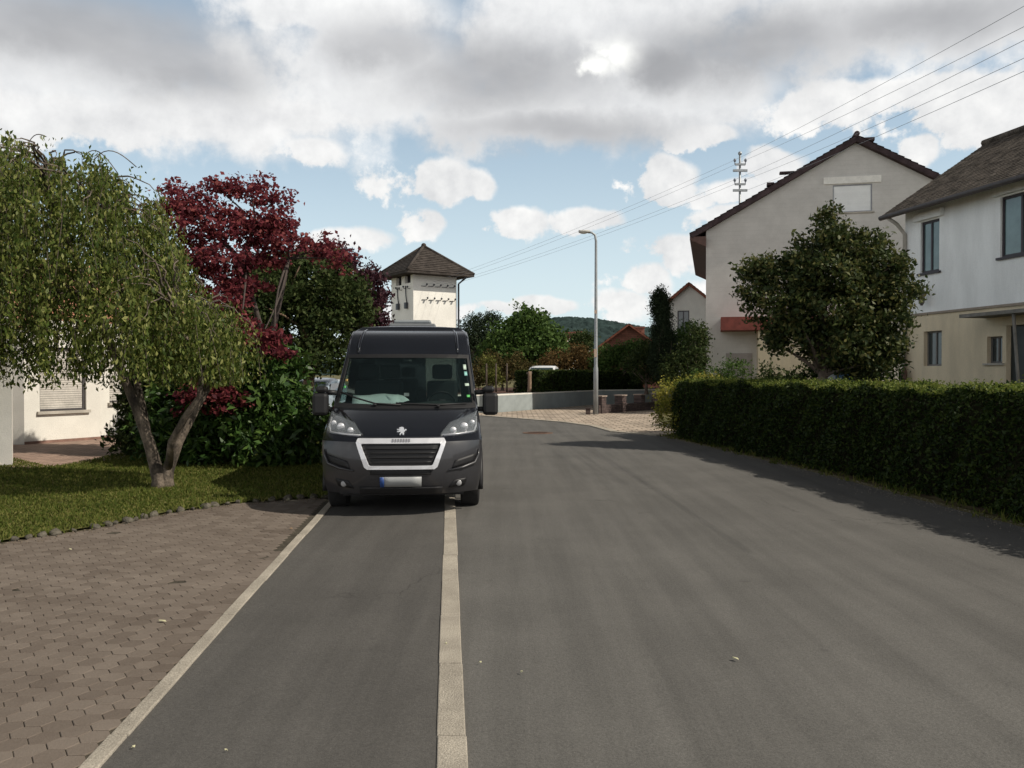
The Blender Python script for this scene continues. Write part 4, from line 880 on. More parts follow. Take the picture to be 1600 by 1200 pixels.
mb = MB(); c = Vector((.46, 1.98, 1.29)); ax = Matrix.Rotation(R(-38), 3, 'X'); mb.tube([c + ax @ Vector((.20*math.cos(a), 0, .20*math.sin(a))) for a in np.linspace(0, 2*math.pi, 25)], .016, 6, False)
mb.box(c, (.36, .03, .05), rot=ax); mb.box(c, (.12, .05, .12), rot=ax); mb.build('steering_wheel', inner, van)
for x in (.47, -.30, -.62):
    mb = MB(); mb.box((x, 2.55, 1.22), (.46 if x > 0 else .40, .16, .78), rot=Matrix.Rotation(R(-10), 3, 'X')); mb.box((x, 2.35, .82), (.46 if x > 0 else .4, .5, .16)); sm = mb.build('seat', inner, van, bevel=.05)
    MB().box((x, 2.66, 1.74), (.30, .10, .22)).build('headrest', inner, sm, bevel=.04)
for s in (-1, 1):
    mb = MB(); mb.add([(s*.12, LEN+.03, 1.36), (s*.78, LEN+.03, 1.36), (s*.72, LEN+.03, 2.02), (s*.12, LEN+.03, 2.02)], [(0,1,2,3)]); mb.build('rear_window', mat('tinted_glass', (.01, .012, .013), .05, .1), van, solid=.005) if s < 0 else mb.build('rear_window', wg_dark, van, solid=.005)
    x = lambda z: s*(hw(z)+.004)
    mb = MB(); mb.add([(x(1.33), 1.62, 1.33), (x(1.33), 2.5, 1.33), (x(1.95), 2.5, 1.97), (x(1.95), 2.10, 1.97)], [(0,1,2,3)]); mb.build('side_window', wg, van, solid=.005)
    # mirror: arm, housing, glass behind
    mi = MB().box((s*1.12, 1.24, 1.31), (.205, .17, .30)).build('mirror', black, van, bevel=.045)
    for pa in (((s*.92, 1.30, 1.46), (s*1.05, 1.26, 1.47)), ((s*.92, 1.30, 1.24), (s*1.05, 1.26, 1.24))): MB().tube(pa, .033, 8).build('mirror_arm', black, mi)
    MB().box((s*1.10, 1.24, 1.505), (.155, .15, .085)).build('mirror_cap', black, mi, bevel=.035)
    MB().box((s*1.12, 1.335, 1.31), (.16, .01, .24)).build('mirror_glass', mat('mirror_silver', (.7, .7, .72), .05, .02, metal=1), mi)
    for wy in (1.0, 4.45):
        wc = Vector((s*.84, wy, .335)); mb = MB(); P = []
        pr = [(.19, -.10), (.20, -.115), (.29, -.12), (.325, -.108), (.335, -.09), (.335, .09), (.325, .108), (.29, .12), (.20, .115), (.19, .10)]
        for r, xx in pr: P.append([wc + Vector((xx, r*math.cos(a), r*math.sin(a))) for a in np.linspace(0, 2*math.pi, 33)])
        mb.quadgrid(P); w = MB(); Q = []
        for r, xx in ((.195, .10), (.17, .06), (.07, .085), (.0, .09)): Q.append([wc + Vector((s*xx, r*math.cos(a), r*math.sin(a))) for a in np.linspace(0, 2*math.pi, 25)])
        w.quadgrid(Q)
        wo = mb.build('wheel', rubber, van); w.build('rim', mat('steel_rim', (.22, .22, .23), .45, .1, metal=.5), wo)
        MB().tube([Vector((s*(hw(.5)+.004), wy+.44*math.cos(a), .34+.44*math.sin(a))) for a in np.linspace(R(-10), R(190), 21)], .035, 6).build('wheel_arch', black, van)
mb = MB(); mb.box((0, 2.4, .24), (1.5, 3.6, .10)); mb.box((0, 1.0, .30), (1.5, .10, .10)); mb.box((0, 4.45, .32), (1.5, .12, .12)); mb.box((0, .75, .275), (1.5, .9, .05)); mb.build('underbody', black, van)
# two-step roof hatch, seen over the roof edge
mb = MB(); mb.prism([(-.36, 3.15), (.36, 3.15), (.36, 3.95), (-.36, 3.95)], 2.42, 2.49); q = mb.build('roof_hatch', mat('hatch_grey', (.16, .17, .18), .5, .1), van, bevel=.02)
MB().box((-.0, 3.5, 2.52), (.58, .56, .06)).build('hatch_lid', mat('hatch_lid_smoke', (.22, .24, .25), .35, .1), q, bevel=.025)
# papers on the dashboard (lying loose, so things of their own)
VM = Matrix.Translation(VAN) @ Matrix.Rotation(VRZ, 4, 'Z')
paper = mat('white_paper', (.80, .82, .82), .8, .03)
for (x, y, w, l, a, lb) in ((-.40, 1.30, .62, .30, .05, 'large white paper sheet lying on the van dashboard'), (-.12, 1.36, .26, .2, .5, 'smaller white paper on the dashboard beside the larger sheet')):
    mb = MB(); P = [[Vector(((i/6-.5)*w, (j/3-.5)*l, .012*math.sin(i*1.3+j) + .01*(i/6))) for j in range(4)] for i in range(7)]; mb.quadgrid(P)
    o = mb.build('paper_sheet', paper, solid=.002); o.matrix_world = VM @ Matrix.Translation((x, y, 1.365 if w > .5 else 1.375)) @ Matrix.Rotation(a, 4, 'Z') @ Matrix.Rotation(R(24), 4, 'X'); tag(o, lb, 'paper')
# ------------------------------------------------------------------ vegetation
birch_m = leafmat('birch_leaves', [(.028, .054, .009), (.072, .105, .018), (.135, .16, .034), (.33, .33, .11)], .35, .42, .45, .8)
maple_m = leafmat('maple_leaves', [(.050, .014, .020), (.135, .028, .040), (.23, .050, .060), (.31, .10, .085)], .48, .5, .35, .7)
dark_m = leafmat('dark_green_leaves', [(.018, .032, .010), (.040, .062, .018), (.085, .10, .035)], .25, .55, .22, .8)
glossy_m = leafmat('glossy_laurel_leaves', [(.022, .052, .012), (.045, .095, .020), (.10, .16, .035)], .22, .28, .6, 1.0)
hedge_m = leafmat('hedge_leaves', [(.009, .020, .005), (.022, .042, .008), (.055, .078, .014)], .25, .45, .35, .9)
plum_m = leafmat('purple_leaves', [(.022, .010, .016), (.055, .02, .03), (.09, .035, .04)], .3, .45, .35, .9)
mid_m = leafmat('fresh_green_leaves', [(.032, .062, .016), (.065, .118, .028), (.115, .175, .042)], .3, .5, .3, .35)
yellow_m = leafmat('yellow_green_leaves', [(.09, .12, .02), (.24, .24, .04), (.42, .36, .08)], .35, .5, .3, 1.2)
brown_m = leafmat('russet_leaves', [(.06, .05, .02), (.12, .075, .03), (.18, .11, .04)], .3, .6, .2, .8)
mag_m = leafmat('orchard_leaves', [(.016, .030, .010), (.036, .056, .016), (.075, .095, .028), (.17, .15, .05)], .3, .42, .45, 1.0)
conifer_m = leafmat('conifer_needles', [(.012, .022, .012), (.025, .04, .02), (.04, .055, .028)], .12, .6, .2, 1.0)
birch_bark = mat('birch_bark', (.060, .046, .034), .9, .55, 7, .9, 25, col2=(.115, .092, .07), fine=.3, stretch=(1, 1, .5))
def weeping_birch():
    B = Vector((-5.20, 12.6, 0)); t = thing('weeping_birch', 'tall weeping birch with a forked trunk and hanging yellow green curtains', 'tree', B)
    mb = MB(); r = random.Random(5)
    f = lambda px, py, d: at(px, py, d) - B
    tips = []
    stems = [[(0,0,-.05), (-.02,0,.15), f(243, 730, 12.6), f(232, 690, 12.55), f(214, 640, 12.5), f(192, 585, 12.4), f(150, 480, 12.4), f(110, 380, 12.5), f(80, 300, 12.6)],
             [(.06,.05,-.05), (.07,.05,.15), f(262, 735, 12.65), f(278, 690, 12.7), f(305, 640, 12.8), f(328, 600, 12.9), f(338, 560, 12.9), f(318, 510, 12.9)],
             [f(262, 735, 12.65), f(268, 690, 12.3), f(290, 650, 12.2), f(312, 620, 12.1), f(316, 570, 12.1), f(275, 500, 12.2), f(215, 420, 12.4), f(160, 350, 12.6)],
             [f(232, 690, 12.55), f(215, 600, 12.9), f(190, 480, 13.1), f(180, 370, 13.2), f(150, 310, 13.2)]]
    rr = [(.115, .03), (.115, .028), (.06, .022), (.065, .022)]
    for s, (a, b) in zip(stems, rr):
        n = len(s); mb.tube(s, [a*1.25 if (i == 0 and a > .1) else a+(b-a)*i/(n-1) for i in range(n)], 9)
    # umbrella of arching branches
    def ztop(x, y):
        base = float(np.interp(x+B.x, [-11, -9.5, -8.6, -7.56, -7.0, -6.2, -5.45, -5.2, -4.85, -4.45, -4.1, -3.9], [3.1, 4.0, 4.5, 4.85, 5.0, 4.82, 4.45, 3.8, 3.1, 2.85, 2.55, 2.2]))
        return base - .30*((y)/1.3)**2 + .12*math.sin(x*5+y*3) + .1*math.sin(x*11+y*7)
    L = []; SZ = []; strands = MB()
    src = [Vector(s[-1]) for s in stems] + [Vector(stems[0][6]), Vector(stems[2][5]), Vector(stems[1][6])]
    n = 0
    while n < 1350:
        x = r.uniform(-5.2, 1.32); y = r.uniform(-1.9, 1.7)
        if (y/1.9)**2 + ((x+2.0)/3.5)**2 > 1.0: continue
        n += 1; zt = ztop(x, y); deep = r.random()
        zt2 = zt if deep < .45 else r.uniform(2.2, max(2.3, zt))
        zb = max(1.62 + .16*math.sin((x+B.x)*3.1) + .10*r.uniform(-1, 1) + (.10 if x < -1.2 else 0), zt2 - r.uniform(.7, 2.3))
        if x+B.x > -5.2: zb = max(zb, 1.55)
        p = Vector((x, y, zt2)); s0 = min(src, key=lambda q: (q-p).length); 
        if n % 9 == 0:
            lift = Vector((0, 0, .25)); pts = [s0.lerp(p, i/9)+lift*1.3*math.sin(math.pi*(i/9)**.8) + Vector((.03*math.sin(i*2.1+n), .03*math.cos(i*1.7+n), 0))*(0 < i < 9) for i in range(10)]; mb.tube(pts, [.020-.0017*i for i in range(10)], 5, False)
        sway = Vector((r.uniform(-.22, .22), r.uniform(-.2, .2), 0)); k = 5
        pts = [p + sway*(i/k)**.7 - Vector((0, 0, (zt2-zb)*(i/k))) for i in range(k+1)]
        if n % 3 == 0: mb.tube(pts, [.004]*(k+1), 3, False)
        ln = zt2-zb; m = int(ln*52)+3
        for j in range(m):
            q = r.random(); i = min(k-1, int(q*k)); c = pts[i].lerp(pts[i+1], q*k-i)
            L.append(c + Vector((r.gauss(0, .055), r.gauss(0, .055), r.gauss(0, .03))))
    # the bare arching spray on top
    for a0, a1 in ((f(135, 245, 12.6), f(186, 272, 12.6)), (f(40, 245, 12.6), f(75, 215, 12.6)), (f(150, 250, 12.6), f(215, 262, 12.6))):
        pts = [a0.lerp(a1, i/9)+Vector((0, 0, .17*math.sin(math.pi*(i/9)**.8))) for i in range(10)]; mb.tube(pts, .007, 4, False)
        for j in range(26): L.append(a1 + Vector((r.gauss(0, .10), r.gauss(0, .1), -abs(r.gauss(0, .2)))))
    mb.build('trunk', birch_bark, t)
    leaf_mesh('crown', birch_m, np.array([tuple(q) for q in L]), .070, t, .44, (0, 0, -1.5), .75)
weeping_birch()
def red_maple():
    base = Vector((-5.3, 18.0, 0)); t = thing('red_maple', 'dark red Japanese maple with layered airy branches behind the birch', 'tree', base)
    pl = [(300,325,.5,17.8),(360,360,.6,17.6),(410,370,.6,17.9),(350,425,.7,17.6),(300,415,.6,17.7),(425,345,.55,17.8),(262,318,.5,17.6),(300,350,.7,17.4),(345,290,.55,18),(390,286,.62,18.2),(425,310,.55,18.1),(330,330,.8,17.8),(390,345,.75,17.9),(455,372,.6,17.6),(435,400,.6,17.8),(270,400,.6,17.4),(310,385,.75,18.4),(355,400,.85,17.2),(385,440,.55,17.4),
          (340,455,.7,17.2),(260,450,.45,17.4),(520,396,.45,17.8),(505,385,.38,18.2),(285,300,.35,18.2),(350,470,.55,16.8),(405,522,.5,15.5),(375,512,.5,15.7),(430,535,.35,15.4),(330,600,.45,15.2),(360,625,.35,15.2),(310,620,.4,15.3),(430,350,.5,18.4),(235,360,.5,17.9),(250,420,.5,18.2)]
    mb = MB(); stem = [(0,0,-.05), (.0,0,.3), (.1,0,1.2), (.15,0,2.2)]; mb.tube(stem, [.17, .13, .11, .09], 9); top = Vector(stem[-1]); P = []; br = [top]
    heads = []
    for px, py, d in ((300, 440, 17.6), (385, 420, 17.8), (452, 405, 17.8), (340, 370, 17.8), (400, 350, 18.0)):
        q = at(px, py, d) - base; limb(mb, top if py > 400 else heads[min(1, len(heads)-1)], q, .07, .035, .08); heads.append(q)
    for px, py, rad, d in pl:
        c = at(px, py, d) - base; h = min(heads, key=lambda q: (q-c).length); limb(mb, h if c.z > 2 else top, c - Vector((0, 0, .12)), .03, .008, .06, 5)
        for k in range(int(33*rad/.6)):
            a = random.uniform(0, 6.28); rr = rad*math.sqrt(random.random())*.8; cc = np.array([c.x+rr*math.cos(a), c.y+rr*math.sin(a)*.9, c.z + random.gauss(0, .11) - .18*(rr/rad)**2])
            P.append(cc)
    cl = np.array(P); pts = scatter(cl, 17, .09, .5)
    mb.build('trunk', mat('maple_bark', (.05, .038, .032), .9, .3, 6, .6, 30), t)
    leaf_mesh('crown', maple_m, pts, .088, t, .75, None, 1, (0, 0, 1.1), .75)
red_maple()
# dark green tree with the pale trunk beside the van, and its purple-leaved neighbour
def lob(l, base): return [tuple(at(px, py, d)-Vector(base)) + (rx, ry, rz) for px, py, d, rx, ry, rz in l]
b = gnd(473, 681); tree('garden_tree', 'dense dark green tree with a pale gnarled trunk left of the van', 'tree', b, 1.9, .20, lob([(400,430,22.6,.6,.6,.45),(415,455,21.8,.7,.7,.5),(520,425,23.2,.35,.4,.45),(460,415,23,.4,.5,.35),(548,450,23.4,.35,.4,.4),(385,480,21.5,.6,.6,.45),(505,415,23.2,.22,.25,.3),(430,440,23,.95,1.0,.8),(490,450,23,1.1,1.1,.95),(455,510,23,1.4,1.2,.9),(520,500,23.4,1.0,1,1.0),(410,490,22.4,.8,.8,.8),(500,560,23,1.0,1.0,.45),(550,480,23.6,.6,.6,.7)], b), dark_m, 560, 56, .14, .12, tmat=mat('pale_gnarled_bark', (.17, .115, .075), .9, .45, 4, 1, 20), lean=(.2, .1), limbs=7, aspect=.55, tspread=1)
b = (-4.6, 27, 0); tree('purple_plum', 'purple leaved tree showing just left of the van roof', 'tree', b, 2.2, .14, lob([(530,420,27,.6,.6,.75),(572,465,27,.65,.6,.9),(555,500,27,.9,.8,.7),(590,520,27,.5,.5,.6),(520,460,27.3,.8,.7,.7),(478,400,27.5,.35,.3,.3),(575,435,27,.3,.3,.4)], b), plum_m, 260, 48, .16, .12, limbs=14, aspect=.6)
# laurel in front of the maple, behind the birch trunk
b = (-5.2, 16.1, 0); tree('laurel_bush', 'broad glossy laurel bush standing between birch trunk and van', 'bush', b, .5, .10, [(.55,-.1,1.25,.95,.85,.95),(.95,.0,.75,.85,.9,.75),(-.3,.0,.95,1.0,.9,.9),(-1.15,.1,.85,.6,.7,.75),(-.9,-.1,.45,.8,.8,.5),(.3,-.5,.5,1.1,.6,.5),(.7,-.1,1.75,.55,.5,.45),(1.25,.1,.5,.6,.6,.55)], glossy_m, 520, 26, .15, .17, limbs=18, aspect=.36, ndir=(0,-.2,.8), nspread=.8)
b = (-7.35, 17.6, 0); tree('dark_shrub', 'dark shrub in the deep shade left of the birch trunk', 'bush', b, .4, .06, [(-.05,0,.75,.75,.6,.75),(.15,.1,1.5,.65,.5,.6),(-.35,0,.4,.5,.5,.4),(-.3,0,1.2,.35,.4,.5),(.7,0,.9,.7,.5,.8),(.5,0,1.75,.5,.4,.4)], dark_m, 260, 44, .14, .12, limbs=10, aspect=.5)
# clipped hedge on the right
def clipped(name, label, cat, pts, th, z0, z1, mt, n, size, bump=.06, group=None, core=None, top=1.0, lit_top=0, **kw):
    P = [Vector((a, b, 0)) for a, b in pts]; base = P[0].copy(); base.z = z0; t = thing(name, label, cat, base, 0, group)
    seg = [(b-a).length for a, b in zip(P, P[1:])]; tot = sum(seg); cum = np.concatenate([[0], np.cumsum(seg)]); px = [p.x for p in P]; py = [p.y for p in P]
    H = z1-z0
    def frame(s):
        x, y = np.interp(s, cum, px), np.interp(s, cum, py); e = .05; dx = np.interp(s+e, cum, px)-np.interp(s-e, cum, px); dy = np.interp(s+e, cum, py)-np.interp(s-e, cum, py); l = np.maximum(np.hypot(dx, dy), 1e-6); return x, y, -dy/l, dx/l
    mb = MB(); G = []
    for s in np.linspace(.12, tot-.12, max(4, int(tot/.5))):
        x, y, nx, ny = frame(np.array(s)); r = th/2-.16
        G.append([Vector((x+nx*q*r, y+ny*q*r, z)) for q, z in ((-1, z0), (-1.0, z0+H*.5), (-1, z1-.20), (-.7, z1-.12), (.7, z1-.12), (1, z1-.20), (1, z0+H*.5), (1, z0))])
    mb.quadgrid(G, False)
    for gg in (G[0], G[-1]): mb.add(gg, [tuple(range(8))])
    mb.build('branches', core or mat('hedge_twigs', (.022, .022, .012), 1, .3, 5, spec=.05), t, True)
    per = 2*H + th*top; u = RNG.uniform(0, per, n); s = RNG.uniform(-.05, tot+.05, n)
    s = np.where(RNG.uniform(0, 1, n) < th/(tot+th)*.8, np.where(RNG.uniform(0, 1, n) < .5, RNG.uniform(-.02, .12, n), tot-RNG.uniform(-.02, .12, n)), s)
    end = (s < .13) | (s > tot-.13)
    x, y, nx, ny = frame(np.clip(s, .05, tot-.05))
    q = np.where(u < H, -1.0, np.where(u < 2*H, 1.0, RNG.uniform(-1, 1, n))); z = np.where(u < H, u, np.where(u < 2*H, u-H, H))
    q = np.where(end & (u < 2*H), RNG.uniform(-1, 1, n), q)
    lump = bump*(np.sin(s*2.3+z*3)+np.sin(s*5.1+1+z*4.7)+.7*np.sin(s*11.3+z*9+q*3))/2
    rr = th/2*(1 - .10*(z/H)**6) + lump - np.abs(RNG.normal(size=n))*.07
    zz = z0 + z + np.where(u >= 2*H, lump*.6 - np.abs(RNG.normal(size=n))*.06 + np.where(RNG.uniform(0,1,n) < .05, RNG.uniform(0, .09, n), 0), 0)
    C = np.stack([x+nx*q*rr, y+ny*q*rr, np.maximum(zz, z0+.02)], 1) - np.array(base)
    leaf_mesh('foliage', mt, C, size, t, **kw)
    if lit_top:  # extra top leaves, coloured lighter to paint in the sunlight there
        m_ = lit_top; s = RNG.uniform(.05, tot-.05, m_); x, y, nx, ny = frame(s); q = RNG.uniform(-1, 1, m_)
        lump = bump*(np.sin(s*2.3+H*3)+np.sin(s*5.1+1+H*4.7))/2*.6
        zz = z1 + lump + RNG.normal(size=m_)*.022 + np.where(RNG.uniform(0, 1, m_) < .06, RNG.uniform(0, .10, m_), 0)
        leaf_mesh('sunlit_top_leaves', leafmat('sunlit_hedge_tips', [(.06, .10, .014), (.13, .17, .030), (.25, .26, .07)], .35, .45, .3, .9), np.stack([x+nx*q*th*.47, y+ny*q*th*.47, zz], 1)-np.array(base), .05, t, .45, (0, 0, .5), 1, (0, -.3, .8), .8)
    return t
clipped('clipped_hedge', 'long clipped dark green hedge running along the right side of the road', 'hedge', [(7.55, 4.0), (6.95, 6.5), (6.55, 9.5), (6.15, 14.15), (5.45, 19.2), (4.85, 23.0)], 1.15, 0, 1.50, hedge_m, 125000, .062, .10, aspect=.5, lit_top=26000)
sheet('verge', [(7.75, -6), (6.9, 1), (6.5, 5), (6.12, 7.2), (5.86, 9.5), (5.48, 14.15), (4.72, 20), (4.22, 23.4), (6.4, 23.4), (9.5, 5), (10, -6)], .010, mat('verge_earth', (.075, .05, .035), 1, .35, 3, .7, 30, spec=.1, col2=(.10, .085, .045), fine=.3))
def edge_x(y): return float(np.interp(y, [p[1] for p in redge[:8]], [p[0] for p in redge[:8]]))
wd = blades(16000, 3.8, 7.8, 3, 23.5, lambda a, b: 0 < a-edge_x(b)-.12*math.sin(b*3)-.10*math.sin(b*7.3) < .42 and math.sin(b*2.1)+math.sin(b*5.7+1) > -.9, 'weeds', grass_m, .09, .01)
tag(wd, 'ragged grass and weeds along the foot of the clipped hedge', 'weeds', kind='stuff')
def grit(n, pos, name, label, mt, size):
    P = np.array([pos() for _ in range(n)]); k = len(P); V = []; F = []
    r_ = np.random.default_rng(3)
    for i, (x, y, z) in enumerate(P):
        a = size*r_.uniform(.4, 1.3); b0 = len(V); th = r_.uniform(0, 6.28)
        for q in range(4): V.append((x+a*math.cos(th+q*1.57)*r_.uniform(.6, 1), y+a*math.sin(th+q*1.57)*r_.uniform(.6, 1), z))
        V.append((x, y, z+a*r_.uniform(.5, .9))); F += [(b0, b0+1, b0+4), (b0+1, b0+2, b0+4), (b0+2, b0+3, b0+4), (b0+3, b0, b0+4)]
    o = MB().add(V, F).build(name, mt); tag(o, label, name, kind='stuff')
def roadside():
    y = random.uniform(3, 23)**1.0; return (edge_x(y) - abs(random.gauss(0, .22)) + .12, y, .006)
grit(2600, roadside, 'gravel', 'loose grit and crumbs gathered along the hedge side of the road', mat('grit', (.20, .175, .14), .9, .4, 30), .011)
def pavside():
    x = random.uniform(-9, -2.6); return (x, lawn_y(x) - .08 - abs(random.gauss(0, .25)), .014)
grit(1500, pavside, 'crumbs', 'soil crumbs and dry bits on the paving below the lawn edge', mat('soil_crumbs', (.13, .10, .07), .95, .5, 30), .010)
b = (4.55, 23.1, 0); tree('golden_shrub', 'yellow green shrub at the far end of the clipped hedge', 'shrub', b, .5, .06, [(-.15,0,1.15,.55,.55,.42),(.45,.2,1.3,.6,.5,.35),(.0,.0,.6,.7,.6,.6),(.9,.3,1.35,.4,.4,.3)], yellow_m, 170, 36, .10, .075, limbs=10, aspect=.45)
b = (5.9, 24.2, 0); tree('leafy_shrub', 'loose green shrub behind the hedge in front of the grey porch', 'shrub', b, .5, .06, [(-.3,0,1.4,.7,.5,.4),(.4,0,1.5,.55,.5,.55),(.0,0,.8,.9,.6,.7)], mid_m, 150, 34, .13, .09, limbs=10, aspect=.45)
b = (7.0, 23.6, 0); tree('leafy_shrub', 'small spiky dark shrub standing before the cream porch wall', 'shrub', b, .5, .05, [(.0,0,1.25,.22,.22,.75),(.25,0,1.0,.35,.3,.45)], dark_m, 60, 34, .10, .09, limbs=8, aspect=.4)
# round fruit tree before the grey house
b = (6.98, 19.15, 0); tree('fruit_tree', 'round headed dark green tree in front of the grey house, above the hedge', 'tree', b, 2.1, .14,
    lob([(1295,350,19.2,.34,.4,.36),(1310,385,19.1,.62,.8,.5),(1265,400,19.2,.55,.7,.45),(1345,395,19,.55,.8,.42),(1225,430,19.3,.75,.9,.5),(1300,430,19.1,1.1,1.2,.6),(1368,425,18.9,.58,.9,.5),(1175,422,19.3,.32,.4,.26),(1172,452,19.3,.24,.4,.16),(1395,455,18.8,.38,.6,.45),(1215,475,19.2,.75,.9,.5),(1300,485,19.1,1.3,1.3,.7),(1372,490,18.9,.62,.9,.55),(1235,520,19.2,.6,.8,.42),(1320,535,19,1.1,1.1,.5),(1375,540,18.9,.5,.8,.4),(1345,565,19,.7,.8,.35),(1425,452,18.6,.18,.25,.14)], b), mag_m, 640, 62, .115, .108, limbs=26, aspect=.5, tspread=1)
b = (8.6, 20.8, 0); tree('garden_bush', 'bright leafed bush between the round tree and the white house', 'bush', b, .7, .06, [(.15,0,1.6,.6,.6,1.0),(-.3,.1,1.2,.7,.6,.9),(.3,.1,2.2,.4,.4,.6)], glossy_m, 170, 30, .16, .13, limbs=10, aspect=.42)
b = (7.6, 22.2, 0); tree('garden_bush', 'dark rounded bush under the fruit tree, left of the blue barrel', 'bush', b, .5, .06, [(.0,0,1.2,.8,.6,.75),(-.6,.1,1.3,.5,.5,.5)], dark_m, 120, 36, .14, .1, limbs=8, aspect=.5)
# blue barrel under the fruit tree
b = at(1306, HZ, 20.6); b.z = 0; t = thing('rain_barrel', 'blue rain barrel with a white panel under the round tree', 'barrel', b)
mb = MB(); mb.tube([(0,0,0), (0,0,.04), (0,0,.5), (0,0,1.0), (0,0,1.9), (0,0,1.95)], [.26, .30, .33, .34, .30, .27], 20); mb.build('drum', mat('blue_plastic', (.06, .16, .30), .5, .1), t)
mb = MB(); mb.box((-.22, -.28, 1.45), (.2, .02, .8), rz=-.6); mb.build('panel', mat('white_panel', (.6, .64, .66), .6, .1), t)
# the planting at the bend, on the raised garden
clipped('low_hedge', 'low clipped box hedge on the raised bed behind the grey wall', 'hedge', [(.7, 41.3), (2.6, 44.6), (5.2, 49.5), (7.5, 52)], 1.5, .70, 1.82, hedge_m, 26000, .11, .08, aspect=.55, lit_top=5000)
def far_tree(name, label, cat, px, d, lobes, mt, ncl, per, rad, size, th=1.5, r0=.15, z=0, group=None, **kw):
    b = at(px, HZ, d); b.z = z; return tree(name, label, cat, b, th, r0, [tuple(at(a, c, e)-b)+(rx, ry, rz) for a, c, e, rx, ry, rz in lobes], mt, ncl, per, rad, size, group, **kw)
far_tree('broadleaf_tree', 'large rounded green tree beyond the bend, right of the van', 'tree', 820, 60, [(820,512,60,1.0,1.1,1.1),(818,490,60,.5,.6,.7),(795,525,60,1.2,1.2,1.0),(850,528,60,1.3,1.2,.9),(820,548,60,2.6,2,1.2),(780,552,60,1.2,1.2,1.0),(865,552,60,1.0,1.0,.8),(838,505,60,.8,.8,.8)], mid_m, 420, 44, .30, .24, 2.2, .3, .7, limbs=14, aspect=.7)
far_tree('conifer', 'dark pointed conifer just right of the van roof', 'tree', 738, 64, [(738,520,64,.9,.9,1.2),(735,550,64,1.4,1.2,1.3),(742,505,64,.4,.4,.6)], conifer_m, 150, 46, .3, .22, 3, .2, .7, aspect=.3)
far_tree('conifer', 'dark ragged conifer tucked against the left of the large rounded tree', 'tree', 765, 66, [(765,515,66,.9,.9,1.1),(762,545,66,1.5,1.2,1.3),(768,500,66,.35,.4,.5)], conifer_m, 150, 46, .3, .22, 3, .2, .7, aspect=.3)
far_tree('round_tree', 'small dark round tree just left of the lamp post, before the hill', 'tree', 908, 95, [(908,535,95,1.4,1.3,1.2),(902,545,95,1.2,1.2,.9)], dark_m, 110, 40, .3, .26, 1.5, .2, .7)
far_tree('cypress', 'tall dark column cypress left of the far white house', 'tree', 1034, 40, [(1032,480,40,.36,.38,.75),(1034,510,40,.44,.45,.9),(1036,540,40,.5,.5,.9),(1031,468,40,.26,.28,.42),(1038,565,40,.6,.6,.8)], conifer_m, 420, 60, .13, .12, 1.2, .1, .7, flat=1.2, aspect=.3)
far_tree('garden_bush', 'light green bush below the far white house', 'bush', 1075, 41, [(1078,520,41,.55,.6,.5),(1060,535,41,.7,.6,.5),(1085,550,41,.7,.6,.7)], mid_m, 130, 36, .17, .13, .8, .08, .7)
far_tree('garden_bush', 'dark bush in the shade beside the grey house corner', 'bush', 1085, 36, [(1080,560,36,.6,.6,.8),(1060,580,36,.7,.6,.7),(1090,530,36,.35,.4,.6)], dark_m, 130, 38, .16, .12, .8, .08, 0)
far_tree('shrub', 'dark rounded shrub at the right end of the low box hedge', 'shrub', 1010, 43, [(1000,572,43,.8,.8,.8),(1030,575,43,.9,.8,.9),(1015,550,43,.7,.7,.5)], dark_m, 190, 40, .17, .12, .6, .08, .7)
far_tree('shrub', 'green shrub mass behind the box hedge, right of the lamp', 'shrub', 965, 50, [(950,560,50,.9,.8,.7),(980,558,50,1.0,.8,.8),(1000,548,50,.7,.8,.6),(940,572,50,.6,.6,.6)], mid_m, 200, 40, .19, .14, .6, .08, .7)
far_tree('shrub', 'russet brown shrub behind the white car roof', 'shrub', 885, 52, [(870,566,52,.8,.8,.7),(905,560,52,.9,.8,.7),(855,575,52,.6,.6,.5),(920,572,52,.7,.7,.7)], brown_m, 190, 36, .19, .14, .6, .08, .7)
far_tree('shrub', 'brownish overgrown shrub right beside the van mirror', 'shrub', 785, 50, [(770,580,50,1.0,.8,.6),(800,575,50,.9,.8,.8),(820,582,50,.7,.7,.6),(765,565,50,.5,.5,.5),(750,585,50,1.0,.8,.6)], leafmat('olive_brown_leaves', [(.04, .045, .015), (.09, .07, .025), (.13, .10, .04)], .3, .6, .2, .9), 210, 36, .2, .14, .6, .08, .7)
far_tree('shrub', 'yellowish small shrub in front of the conifers beside the van', 'shrub', 770, 47, [(765,575,47,.35,.35,.6),(772,590,47,.4,.4,.4)], leafmat('olive_leaves', [(.05, .07, .015), (.12, .13, .03), (.2, .19, .06)], .3, .6, .2, .9), 60, 34, .14, .12, .4, .05, .7)
for px, lb in ((775, 'thin wooden fence post nearest the van mirror'), (792, 'thin wooden fence post left of the sapling'), (760, 'thin wooden fence post half hidden by the van')):
    p = at(px, HZ, 45.5); mb = MB(); mb.tube([(0,0,0), (0,0,1.5), (0,0,1.56)], [.05, .045, .02], 7); o = mb.build('fence_post', bark); o.location = (p.x, p.y, .68); tag(o, lb, 'post', 'fence posts in the far garden')
